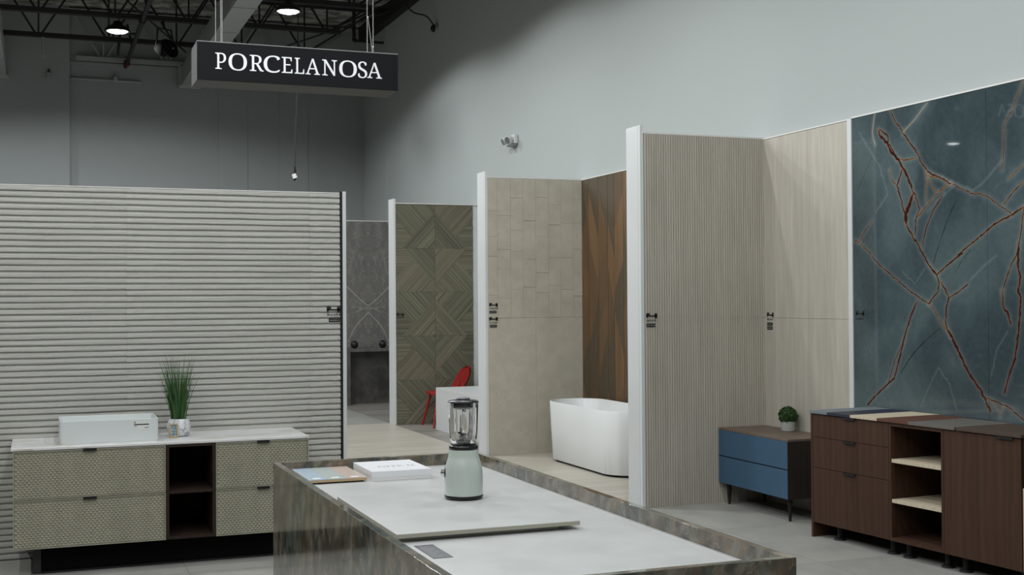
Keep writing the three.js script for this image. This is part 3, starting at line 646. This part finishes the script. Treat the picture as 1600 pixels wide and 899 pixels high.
{
  const t = thing('washbasin', 'long white rectangular countertop washbasin with a product sticker on its front', 'basin', [0.408, 0.759, -7.902 - 0.19]);
  const W = 0.574, D = 0.38, H = 0.138, ringAt = (w, d, r, y) => rounded(w, d, r, 8).map(([x, z]) => [x, y, z]);
  const rows = [ringAt(W - 0.004, D - 0.004, 0.02, 0), ringAt(W, D, 0.022, 0.003), ringAt(W, D, 0.022, H - 0.0015), ringAt(W - 0.003, D - 0.003, 0.021, H), ringAt(W - 0.015, D - 0.015, 0.017, H), ringAt(W - 0.018, D - 0.018, 0.017, H - 0.002), ringAt(W - 0.04, D - 0.04, 0.03, 0.03), ringAt(W - 0.12, D - 0.12, 0.03, 0.018), ringAt(0.02, 0.02, 0.008, 0.014)];
  part('bowl', toCreasedNormals(quads(rows, true), 0.5), M.ceramic, t);
  part('drain', rod([0, 0.0145, 0], [0, 0.0185, 0], 0.028, 0.028, 24), M.chrome, t);
  part('overflow', rod([0.03, 0.098, -D / 2 + 0.014], [0.03, 0.098, -D / 2 + 0.02], 0.009, 0.009, 16), M.chrome, t);
  const tx = canvasTex(256, 128, (g, w, h) => { g.fillStyle = '#d4d6d2'; g.fillRect(0, 0, w, h); g.fillStyle = '#101010'; g.fillRect(8, 44, 240, 16); g.beginPath(); g.moveTo(10, 36); g.lineTo(18, 12); g.lineTo(34, 12); g.lineTo(28, 34); g.fill(); g.font = 'bold 20px sans-serif'; g.fillText('• ▪ ▪', 40, 34); g.fillStyle = '#444444'; g.fillRect(10, 72, 44, 8); g.fillRect(178, 92, 66, 9); });
  const p = new THREE.PlaneGeometry(0.094, 0.056); p.translate(0.186, 0.098, D / 2 + 0.0006);
  part('sticker', p, std({ map: tx, roughness: 0.5 }), t, 'white sticker with a black bar');
}
{
  const t = thing('grass_pot', 'tall artificial grass in a round white marbled pot on the washbasin cabinet', 'potted plant', [0.838, 0.759, -8.11]);
  part('pot', metric(lathe([[0, 0], [0.05, 0], [0.064, 0.012], [0.073, 0.04], [0.074, 0.065], [0.069, 0.09], [0.06, 0.108], [0.055, 0.112], [0.052, 0.109], [0.05, 0.096], [0, 0.094]], 40)), M.potMarble, t);
  const blades = [[], []];
  for (let i = 0; i < 210; i++) {
    const a = rr(0, Math.PI * 2), r0 = 0.045 * Math.sqrt(rnd()), lean = Math.pow(rnd(), 0.8) * 0.125, H = rr(0.26, 0.47) * (i % 9 ? 1 : 0.7), w = rr(0.002, 0.0042), b = a + rr(-0.3, 0.3), tw = rr(0, 3), n = 5, rows = [];
    for (let k = 0; k <= n; k++) { const u = k / n, r = r0 + lean * (0.35 * u + 0.65 * u * u), ww = w * (1 - 0.92 * u * u), cx = Math.cos(b) * r, cz = Math.sin(b) * r, y = 0.09 + H * u * (1 - 0.1 * lean / 0.15 * u); rows.push([[cx - ww * Math.cos(tw), y, cz - ww * Math.sin(tw)], [cx + ww * Math.cos(tw), y, cz + ww * Math.sin(tw)]]); }
    blades[i % 3 ? 0 : 1].push(metric(quads(rows)));
  }
  blades.forEach((b, i) => { const m = part('grass_blades', merge(b), M.grass[i], t); m.userData.kind = 'stuff'; });
}
{
  const t = thing('framed_card', 'small tan framed card with a blue print leaning on the marbled pot', 'picture frame', [0.772, 0.7592, -8.003], 0.35);
  const g = new THREE.Group(); g.name = 'frame_unit'; g.rotation.x = -0.14; t.add(g);
  part('frame', [bx(0, 0.052, 0, 0.009, 0, 0.011), bx(0, 0.052, 0.081, 0.09, 0, 0.011), bx(0, 0.007, 0.009, 0.081, 0, 0.011), bx(0.045, 0.052, 0.009, 0.081, 0, 0.011), bx(0.007, 0.045, 0.009, 0.081, 0, 0.005)], M.tan, g);
  const tx = canvasTex(64, 96, (c, w, h) => { c.fillStyle = '#6f8894'; c.fillRect(0, 0, w, h); c.fillStyle = '#c9d0cd'; for (let i = 0; i < 26; i++) c.fillRect(hash(i, 1, 3) * w, hash(i, 2, 3) * h, 3 + 9 * hash(i, 3, 3), 2 + 5 * hash(i, 4, 3)); c.fillStyle = '#3c4f58'; for (let i = 0; i < 20; i++) c.fillRect(hash(i, 1, 9) * w, hash(i, 2, 9) * h, 3 + 9 * hash(i, 3, 9), 2 + 4 * hash(i, 4, 9)); });
  const p = new THREE.PlaneGeometry(0.038, 0.072); p.translate(0.026, 0.045, 0.0055); part('print', p, std({ map: tx }), g);
}

// ---------------------------------------------------------------- bathtub
{
  const t = thing('bathtub', 'freestanding white bathtub with rounded ends in front of the brown wedge planks', 'bathtub', [5.105, 0, -10.83]);
  const W = 0.6, L = 1.74, H = 0.6, ringAt = (w, l, r, y) => rounded(w, l, r, 14).map(([x, z]) => [x, y, z]);
  const rows = [ringAt(0.4, 1.5, 0.2, 0.022), ringAt(W - 0.045, L - 0.1, 0.27, 0.022), ringAt(W - 0.036, L - 0.09, 0.274, 0.028), ringAt(W - 0.018, L - 0.045, 0.283, 0.3), ringAt(W, L, 0.292, H - 0.006), ringAt(W - 0.008, L - 0.008, 0.288, H), ringAt(W - 0.026, L - 0.026, 0.28, H), ringAt(W - 0.034, L - 0.034, 0.276, H - 0.006), ringAt(W - 0.1, L - 0.2, 0.24, 0.3), ringAt(W - 0.18, L - 0.36, 0.2, 0.16), ringAt(W - 0.3, L - 0.6, 0.14, 0.13), ringAt(0.06, 0.3, 0.02, 0.12)];
  part('tub_shell', toCreasedNormals(quads(rows, true), 0.8), M.acrylic, t);
  part('plinth', slab(rounded(W - 0.1, L - 0.18, 0.24, 12), 0.024).rotateX(-Math.PI / 2), M.black, t, 'dark recessed plinth');
  const ov = new THREE.Group(); ov.name = 'overflow'; t.add(ov); ov.position.set(0.262, 0.515, 0.06); 
  part('overflow_plate', rod([0, 0, 0], [-0.008, -0.0015, 0], 0.032, 0.032, 24), M.chrome, ov); part('overflow_slot', bx(-0.012, -0.0085, -0.006, 0.006, -0.02, 0.02), M.black, ov);
  const tg = part('code_tag', bx(-0.001, 0.001, -0.012, 0.012, -0.06, 0.0), M.ink, t, 'small black code tag'); tg.position.set(0.2785, 0.545, 0.5);
}

// ---------------------------------------------------------------- blue cabinet with a boxwood pot
{
  const t = thing('blue_cabinet', 'low cabinet with two plain blue drawers and brown wood top on thin black legs', 'cabinet', [0, 0, 0]);
  const z0 = -8.535, z1 = -7.572, y0 = 0.165, y1 = 0.597, xf = 5.02, xb = 5.452;
  part('top', bx(xf + 0.001, xb, y1 - 0.016, y1, z0, z1, 0.001, false), M.walnutTop, t, 'brown wood top');
  for (const [a, b] of [[z0, z0 + 0.018], [z1 - 0.018, z1]]) part('side', bx(xf + 0.001, xb, y0, y1 - 0.0165, a, b, 0.001), M.walnutDark, t, 'dark wood side');
  part('carcass', bx(xf + 0.022, xb, y0, y1 - 0.0165, z0 + 0.0185, z1 - 0.0185), M.walnutDark, t);
  for (const [a, b] of [[y0 + 0.002, 0.3735], [0.3825, y1 - 0.0175]]) part('drawer', bx(xf - 0.001, xf + 0.019, a, b, z0 + 0.003, z1 - 0.003, 0.0015), M.blue, t, 'blue drawer front');
  part('finger_groove', bx(xf + 0.006, xf + 0.021, 0.374, 0.382, z0 + 0.02, z1 - 0.02), M.black, t);
  for (const x of [xf + 0.05, xb - 0.06]) for (const z of [z0 + 0.075, z1 - 0.05]) part('leg', [rod([x, 0, z], [x, y0 - 0.004, z], 0.009, 0.02, 14), rod([x, y0 - 0.004, z], [x, y0, z], 0.03, 0.03, 14)], M.black, t, 'thin tapered black leg');
}
{
  const t = thing('boxwood_pot', 'small round boxwood in a patterned grey stone pot on the blue cabinet', 'potted plant', [5.36, 0.597, -8.075]);
  part('pot', lathe([[0, 0], [0.043, 0], [0.047, 0.004], [0.051, 0.075], [0.048, 0.077], [0.045, 0.07], [0, 0.068]], 36), M.potStone, t);
  const d = []; for (let j = 0; j < 4; j++) for (let i = 0; i < 16; i++) { const a = (i + (j % 2) / 2) / 16 * Math.PI * 2, y = 0.012 + j * 0.017, r = 0.0478 + y * 0.045; const g = new THREE.TorusGeometry(0.0062, 0.0018, 5, 8); g.rotateY(Math.PI / 2 - a); g.translate(r * Math.cos(a), y, r * Math.sin(a)); d.push(g); }
  part('relief_pattern', d, M.potStone, t);
  part('core', new THREE.IcosahedronGeometry(0.056, 3).translate(0, 0.118, 0), M.leaf, t);
  const lv = []; for (let i = 0; i < 900; i++) { const y = rr(-0.75, 1), a = rr(0, Math.PI * 2), q = Math.sqrt(1 - y * y), R = rr(0.058, 0.073), s = rr(0.006, 0.011); const g = new THREE.CircleGeometry(s, 5); g.scale(0.6, 1, 1); g.rotateX(rr(-1.2, 1.2)); g.rotateZ(rr(0, 6)); g.rotateY(rr(0, 6)); g.translate(R * q * Math.cos(a), 0.118 + R * 0.95 * y, R * q * Math.sin(a)); lv.push(g); }
  const f = part('foliage', lv, M.leaf, t); f.userData.kind = 'stuff';
}

// ---------------------------------------------------------------- brown kitchen base units on the right, turned a little off the wall line
{
  const O = [4.886, 0, -7.09], A = 0.082, units = [];
  // local frame: x runs along the fronts to the right, z comes out of the fronts
  const unit = (name, label) => thing(name, label, 'cabinet', O, -Math.PI / 2 + A);
  const yb = 0.1, yt = 0.832, X = [0, 0.7435, 1.2, 1.77];
  const feet = (t, a, b, D = depth(b)) => { for (const x of [a, b]) for (const z of [-0.09, -D + 0.06]) part('levelling_foot', [rod([x, 0.012, z], [x, yb, z], 0.017, 0.021, 14), rod([x, 0, z], [x, 0.012, z], 0.042, 0.034, 18)], M.black, t, 'black levelling foot'); };
  const depth = (b) => (XW - 0.008 - O[0] - 0.0819 * b) / 0.9967;
  const box = (t, a, b, mat, D = depth(b)) => { part('side', bx(a, a + 0.018, yb, yt, -D, -0.021), mat, t); part('side', bx(b - 0.018, b, yb, yt, -D, -0.021), mat, t); part('bottom', bx(a + 0.018, b - 0.018, yb, yb + 0.018, -D, -0.021), mat, t); part('top', bx(a + 0.018, b - 0.018, yt - 0.018, yt, -D, -0.021), mat, t); part('back', bx(a + 0.018, b - 0.018, yb + 0.018, yt - 0.018, -D, -D + 0.01), mat, t); };
  {
    const t = unit('drawer_unit', 'brown wood kitchen base unit with three drawers, left of the open shelves');
    box(t, 0.019, X[1] - 0.001, M.walnutDark); feet(t, 0.18, X[1] - 0.06);
    part('end_panel', bx(0, 0.0185, 0, yt + 0.002, -0.55, 0.001, 0.001), M.walnut, t, 'end panel down to the floor');
    const ys = [yb, 0.471, 0.676, yt];
    for (let i = 0; i < 3; i++) {
      const d = part('drawer', bx(0.02, X[1] - 0.002, ys[i] + 0.0015, ys[i + 1] - 0.0015, -0.02, 0, 0.001), M.walnut, t);
      part('handle', [bx(0.33, 0.44, ys[i + 1] - 0.003, ys[i + 1] - 0.001, -0.015, 0.012), bx(0.33, 0.44, ys[i + 1] - 0.014, ys[i + 1] - 0.0025, 0.0095, 0.012)], M.black, d, 'black edge pull');
    }
  }
  {
    const t = unit('open_shelf_unit', 'open brown wood base unit with two pale shelves between drawers and door');
    const a = X[1], b = X[2], D = depth(b);
    part('side', bx(a, a + 0.02, yb, yt, -D, 0, 0.001), M.walnut, t); part('side', bx(b - 0.0205, b - 0.0005, yb, yt, -D, 0, 0.001), M.walnut, t);
    part('bottom', bx(a + 0.02, b - 0.0205, yb, yb + 0.02, -D, 0), M.walnut, t); part('top', bx(a + 0.02, b - 0.0205, yt - 0.02, yt, -D, 0), M.walnut, t);
    part('back', bx(a + 0.02, b - 0.0205, yb + 0.02, yt - 0.02, -D, -D + 0.01), M.walnutDark, t);
    for (const y of [0.337, 0.586]) part('shelf', bx(a + 0.0226, b - 0.023, y, y + 0.022, -D + 0.011, -0.002, 0.001, false), M.paleWood, t, 'pale wood shelf');
    feet(t, a + 0.08, b - 0.06);
  }
  {
    const t = unit('door_unit', 'brown wood base unit with one tall door at the right edge');
    const a = X[2], b = X[3];
    box(t, a + 0.0005, b, M.walnutDark);
    const d = part('door', bx(a + 0.002, b - 0.002, yb, yt - 0.002, -0.02, 0, 0.001), M.walnut, t);
    part('handle', [bx(b - 0.17, b - 0.05, yt - 0.0035, yt - 0.001, -0.015, 0.012), bx(b - 0.17, b - 0.05, yt - 0.014, yt - 0.0035, 0.0095, 0.012)], M.black, d, 'black edge pull');
    feet(t, a + 0.08, b - 0.06);
  }
  {
    const t = unit('cream_unit', 'pale cream fronted base unit just showing at the right edge');
    const a = X[3] + 0.004, b = a + 0.3;
    box(t, a, b, M.walnutDark, 0.33); part('drawer', bx(a + 0.008, b, yb, 0.56, -0.02, 0.004, 0.001), M.paleWood, t); part('drawer', bx(a + 0.008, b, 0.565, yt, -0.02, -0.004, 0.001), M.walnutDark, t);
    feet(t, a + 0.08, a + 0.24, 0.33);
  }
  const tops = [[-0.004, 0.18, std({ map: stone([100, 109, 115], [112, 120, 126], 6, 6, 0.4, 0.4, 801, 128), roughness: 0.55 }), 'blue-grey sample board, leftmost on the brown base units'],
    [0.181, 0.402, std({ color: 0x1c2334, roughness: 0.5 }), 'navy blue sample board lying on the brown base units'],
    [0.403, 0.652, M.paleWood, 'cream pale wood sample board on the brown base units'],
    [0.653, 0.92, std({ map: woodTex([74, 42, 29], [102, 62, 43], 811, 0.4, 1.2), roughness: 0.5 }), 'rust brown sample board above the open shelves'],
    [0.921, 1.298, std({ map: woodTex([88, 85, 80], [108, 104, 98], 821, 0.4, 1.2), roughness: 0.5 }), 'grey wood sample board right of the rust brown one'],
    [1.312, 1.782, std({ map: woodTex([58, 46, 38], [84, 68, 56], 831, 0.4, 1.2), roughness: 0.5 }), 'dark brown wood sample board, rightmost on the brown base units']];
  tops.forEach(([a, b, m, label]) => {
    const t = thing('sample_board', label, 'sample board', O, -Math.PI / 2 + A, 'sample boards on the base units');
    part('board', bx(a, b - 0.001, yt + 0.0025, yt + 0.0205, -depth(b), 0.012, 0.001, true), m, t);
  });
}

// ---------------------------------------------------------------- far booths: white table, red chair, console with balls
{
  const t = thing('white_table', 'low white box table in the far booth in front of the red chair', 'table', [0, 0, 0]);
  const y = 0.53;
  part('top', bx(4.675, 5.4, y - 0.04, y, -14.86, -12.5, 0.003), M.white, t);
  part('side_panel', bx(4.675, 4.715, 0, y - 0.0405, -14.86, -12.5, 0.003), M.white, t); part('side_panel', bx(5.36, 5.4, 0, y - 0.0405, -14.86, -12.5, 0.003), M.white, t);
  part('end_panel', bx(4.7155, 5.3595, 0, y - 0.0405, -14.86, -14.82, 0.002), M.white, t);
}
{
  const t = thing('red_chair', 'bright red chair with a rounded back behind the white table', 'chair', [4.93, 0, -15.25]);
  const seat = slab(rounded(0.45, 0.44, 0.11, 8), 0.022, 0.006).rotateX(-Math.PI / 2).translate(0, 0.42, 0);
  part('seat', seat, M.red, t);
  const rows = [];
  for (let k = 0; k <= 10; k++) { const u = k / 10, half = 0.245 * Math.sqrt(Math.max(0.0001, 1 - Math.pow(Math.max(0, u - 0.35) / 0.65, 2.4))), row = []; for (let j = 0; j <= 12; j++) { const s = -1 + j / 6; row.push([0.2 + 0.13 * u - 0.05 * s * s * (1 - 0.4 * u), 0.47 + 0.3 * u, s * half]); } rows.push(row); }
  part('backrest', [quads(rows), quads(rows.map((r) => r.map(([x, y, z]) => [x + 0.014, y, z])))].map((g) => metric(g)), M.red, t);
  for (const [sx, sz] of [[-1, -1], [-1, 1], [1, -1], [1, 1]]) part('leg', rod([sx * 0.21 + (sx < 0 ? -0.03 : 0), 0, sz * 0.25], [sx * 0.15, 0.424, sz * 0.15], 0.014, 0.02, 12), M.red, t);
  for (const s of [-1, 1]) part('back_support', rod([0.17, 0.43, s * 0.1], [0.22, 0.56, s * 0.1], 0.012, 0.01, 10), M.red, t);
}
{
  const t = thing('console_table', 'dark grey stone console table against the farthest marble wall', 'table', [0, 0, 0]);
  part('top', bx(4.5, 5.42, 0.835, 0.885, -19.17, -18.85, 0.003), M.consoleStone, t);
  part('leg', bx(4.5, 4.545, 0, 0.8345, -19.17, -18.85, 0.003), M.consoleStone, t); part('leg', bx(5.375, 5.42, 0, 0.8345, -19.17, -18.85, 0.003), M.consoleStone, t);
  part('back_panel', bx(4.5455, 5.3745, 0, 0.8345, -19.17, -19.15), std({ map: stone([56, 54, 51], [84, 81, 76], 5, 5, 0.8, 0.8, 831, 256), roughness: 0.4 }), t);
}
for (const [x, label] of [[4.64, 'left black glossy ball on the console table'], [5.095, 'right black glossy ball on the console table, beside the white wall end']]) {
  const t = thing('black_ball', label, 'ornament', [x, 0.885, -18.98], 0, 'black balls on the console table');
  part('ball', new THREE.SphereGeometry(0.062, 32, 20).translate(0, 0.0615, 0), phy({ color: 0x16171a, roughness: 0.3 }), t);
  part('opening', new THREE.TorusGeometry(0.016, 0.005, 8, 20).translate(0.0, 0, 0.06).rotateX(-0.25).rotateY(-0.3).translate(0, 0.0615, 0), M.black, t);
}

// ---------------------------------------------------------------- hanging and mounted things
{
  const t = thing('shop_sign', 'long black box sign with white serif capitals hung on thin wires', 'sign', [0, 0, 0]);
  const z = -9.2, q9 = 9.2 / 11, x0 = 1.087, x1 = 2.605, y0 = 3.237, y1 = 3.523;
  part('box', bx(x0, x1, y0, y1, z - 0.335, z - 0.006), std({ color: 0x4c4d4b, roughness: 0.7 }), t);
  part('face', bx(x0 + 0.002, x1 - 0.002, y0 + 0.002, y1 - 0.005, z - 0.006, z, 0.002), M.signBlack, t, 'black front face');
  part('top_rim', bx(x0, x1, y1 - 0.0045, y1 + 0.001, z - 0.335, z + 0.001), std({ color: 0x8d8e8c, roughness: 0.6 }), t);
  const font = await new FontLoader().loadAsync('fonts/droid/droid_serif_regular.typeface.json');
  const LET = [['P', 1.457, 1.549], ['O', 1.571, 1.731], ['R', 1.756, 1.878], ['C', 1.878, 2.021], ['E', 2.039, 2.134], ['L', 2.154, 2.24], ['A', 2.252, 2.383], ['N', 2.404, 2.54], ['O', 2.56, 2.723], ['S', 2.734, 2.82], ['A', 2.821, 2.959]];
  LET.forEach(([c, a0, b0]) => {
    const a = a0 * q9, b = b0 * q9;
    const g = new TextGeometry(c, { font, size: 1, depth: 0.004, curveSegments: 10 }); g.computeBoundingBox(); const q = g.boundingBox, tall = 'OCS'.includes(c) ? 0.004 : 0;
    g.translate(-q.min.x, -q.min.y, -q.min.z); g.scale((b - a) / (q.max.x - q.min.x), (0.1196 + 2 * tall) / (q.max.y - q.min.y), 1);
    part('letter', g.translate(a, 3.3233 - tall, z), std({ color: 0xf2f4f6, roughness: 0.5 }), t);
  });
  const zw = -9.37;
  for (const [xa, ya, xb, yb] of [[1.244, y1, 1.246, 6.56], [1.284, y1, 1.255, 6.56], [1.292, y1, 1.288, 6.56], [2.405, y1, 2.408, 6.56], [2.45, y1, 2.413, 3.82], [2.452, y1, 2.455, 6.56]]) part('wire', rod([xa, ya, zw], [xb, yb, zw], 0.003, 0.003, 6), M.wire, t);
  for (const [x, y] of [[2.41, 3.83], [2.451, 3.6]]) part('wire_clip', new THREE.SphereGeometry(0.007, 10, 8).translate(x, y, zw), M.white, t);
  part('hanging_rail', bx(1.2, 2.5, 6.555, 6.578, zw - 0.015, zw + 0.015), M.joist, t);
}
{
  const z = -17.6, t = thing('pendant_plug', 'thin dark cable hanging below the shop sign with a plug at its end', 'cable', [0, 0, 0]);
  const P = (x, y) => [x, y, z];
  part('cable', tube([P(3.52, 6.58), P(3.5, 5.7), P(3.482, 4.8), P(3.46, 4.1), P(3.445, 3.56)], 0.008, 20, 6), M.cable, t);
  part('connector', [rod(P(3.445, 3.56), P(3.444, 3.5), 0.012, 0.016, 12), rod(P(3.444, 3.5), P(3.443, 3.46), 0.02, 0.016, 12)], M.black, t);
  part('plug', [rod(P(3.425, 3.455), P(3.45, 3.395), 0.03, 0.034, 14)], M.paper, t); part('socket', rod(P(3.43, 3.39), P(3.455, 3.372), 0.026, 0.024, 12), M.black, t);
}
{
  const t = thing('emergency_light', 'white twin head emergency light high on the right wall', 'light', [WX - 0.003, 3.59, -14.3]);
  part('housing', bx(-0.055, 0, -0.03, 0.085, -0.11, 0.11, 0.01), M.white, t);
  for (const s of [-1, 1]) { const h = new THREE.Group(); h.name = 'lamp_head'; t.add(h); part('arm', rod([-0.05, 0.03, s * 0.062], [-0.09, 0.025, s * 0.07], 0.014), M.white, h); part('shell', rod([-0.08, 0.028, s * 0.068], [-0.135, 0.005, s * 0.08 + 0.015], 0.04, 0.05, 20), M.white, h); part('reflector', rod([-0.135, 0.005, s * 0.08 + 0.015], [-0.139, 0.0035, s * 0.081 + 0.016], 0.043, 0.043, 20), M.chrome, h); }
  part('bracket', bx(-0.075, -0.002, -0.055, -0.031, -0.085, 0.085, 0.004), M.greySteel, t);
}
{
  const t = thing('security_camera', 'small dark dome device on the right wall at the end of a looped cable', 'camera', [WX - 0.003, 5.67, -17.47]);
  part('base', rod([0, 0, 0], [-0.04, 0, 0], 0.07, 0.065, 20), M.greySteel, t); part('dome', new THREE.SphereGeometry(0.055, 20, 14).translate(-0.045, 0, 0), M.black, t);
  part('cable', tube([[-0.05, 0.05, -0.01], [-0.1, 0.2, -0.15], [-0.18, 0.36, -0.6], [-0.19, 0.55, -0.95], [-0.19, 0.9, -1.4]], 0.011, 24, 6), M.joist, t);
}
{
  const t = thing('ceiling_speaker', 'round black loudspeaker hung from nearest roof joist beside the shop sign', 'speaker', [1.72, 5.28, -18.3], 0.5);
  part('enclosure', lathe([[0, -0.15], [0.06, -0.15], [0.13, -0.09], [0.155, 0.02], [0.14, 0.1], [0.09, 0.14], [0, 0.15]], 32).rotateX(1.25).scale(1, 0.75, 1), M.blackMatte, t);
  part('grille', lathe([[0, 0], [0.12, 0], [0.125, 0.008], [0, 0.012]], 32).rotateX(1.25).translate(0, -0.04, 0.125), M.blackMatte, t);
  part('bracket', [bar([-0.15, 0.02, 0], [-0.11, 0.28, -0.02], 0.018), bar([0.15, 0.02, 0], [0.11, 0.28, -0.02], 0.018), bar([-0.11, 0.28, -0.02], [0.11, 0.28, -0.02], 0.018), bar([0, 0.28, -0.02], [0, 0.41, -0.05], 0.02)], M.black, t);
  part('status_light', new THREE.SphereGeometry(0.008, 8, 6).translate(0.02, -0.02, 0.16), M.paper, t);
}
{
  const t = thing('sprinkler_pipe', 'dark sprinkler pipe with a red coupling running under the joists to the end wall', 'pipe', [0, 0, 0]);
  part('pipe', rod([1.4, 5.64, FAR + 0.04], [1.4, 5.64, -12.5], 0.033, 0.033, 16), M.joist, t);
  part('coupling', rod([1.4, 5.64, -21.6], [1.4, 5.64, -21.5], 0.055, 0.055, 16), std({ color: 0x5a1712, roughness: 0.6 }), t, 'red coupling');
  part('coupling', rod([1.4, 5.64, -18.3], [1.4, 5.64, -18.2], 0.05, 0.05, 16), M.joist, t);
  part('branch', [rod([1.4, 5.64, -19.2], [1.15, 5.64, -19.2], 0.022), rod([1.15, 5.64, -19.2], [1.12, 5.3, -19.2], 0.022)], M.joist, t);
  part('branch', [rod([1.4, 5.64, -17.4], [1.3, 6.1, -17.4], 0.022), rod([1.4, 5.64, -20.2], [1.32, 6.0, -20.2], 0.018)], M.joist, t);
}
{
  const t = thing('wall_conduit', 'dark conduit with an elbow running down to the right wall above the sign', 'conduit', [0, 0, 0]);
  part('drop', rod([5.03, 6.56, -20.5], [5.03, 6.1, -20.5], 0.03), M.joist, t);
  part('elbow', tube([[5.03, 6.1, -20.5], [5.035, 6.07, -20.5], [5.07, 6.06, -20.5]], 0.034, 8, 10), M.joist, t);
  part('run', rod([5.07, 6.06, -20.5], [WX - 0.002, 6.06, -20.5], 0.022), M.joist, t);
}
{
  const t = thing('wall_pipe', 'thin grey pipe fixed along the top of the end wall with a small sensor', 'pipe', [0, 0, 0]);
  part('pipe', rod([0.52, 5.39, FAR + 0.05], [1.65, 5.385, FAR + 0.05], 0.022), M.farWall, t);
  part('sensor', [bx(1.2, 1.27, 5.38, 5.46, FAR, FAR + 0.1, 0.01), rod([1.225, 5.46, FAR + 0.05], [1.235, 5.53, FAR + 0.05], 0.01)], M.greySteel, t);
}
{
  const t = thing('wall_sensor', 'small grey sensor box on the left pier of the end wall', 'sensor', [0.18, 5.4, FAR + 0.14]);
  part('housing', bx(-0.035, 0.035, -0.05, 0.04, 0, 0.08, 0.008), M.greySteel, t); part('nozzle', rod([0, 0.04, 0.04], [0.0, 0.1, 0.04], 0.01), M.black, t);
}
{
  const t = thing('hanging_rod', 'short grey rod hanging from the second roof joist at the left', 'rod', [0.08, 5.7, -20.1]);
  part('rod', rod([0, 0, 0], [0.012, -0.28, 0], 0.022, 0.018), M.greySteel, t); part('tip', rod([0.012, -0.28, 0], [0.013, -0.3, 0], 0.026), M.greySteel, t);
}

scene.traverse((o) => { if (o.isMesh) { o.castShadow = true; o.receiveShadow = true; } });
renderer.render(scene, camera);
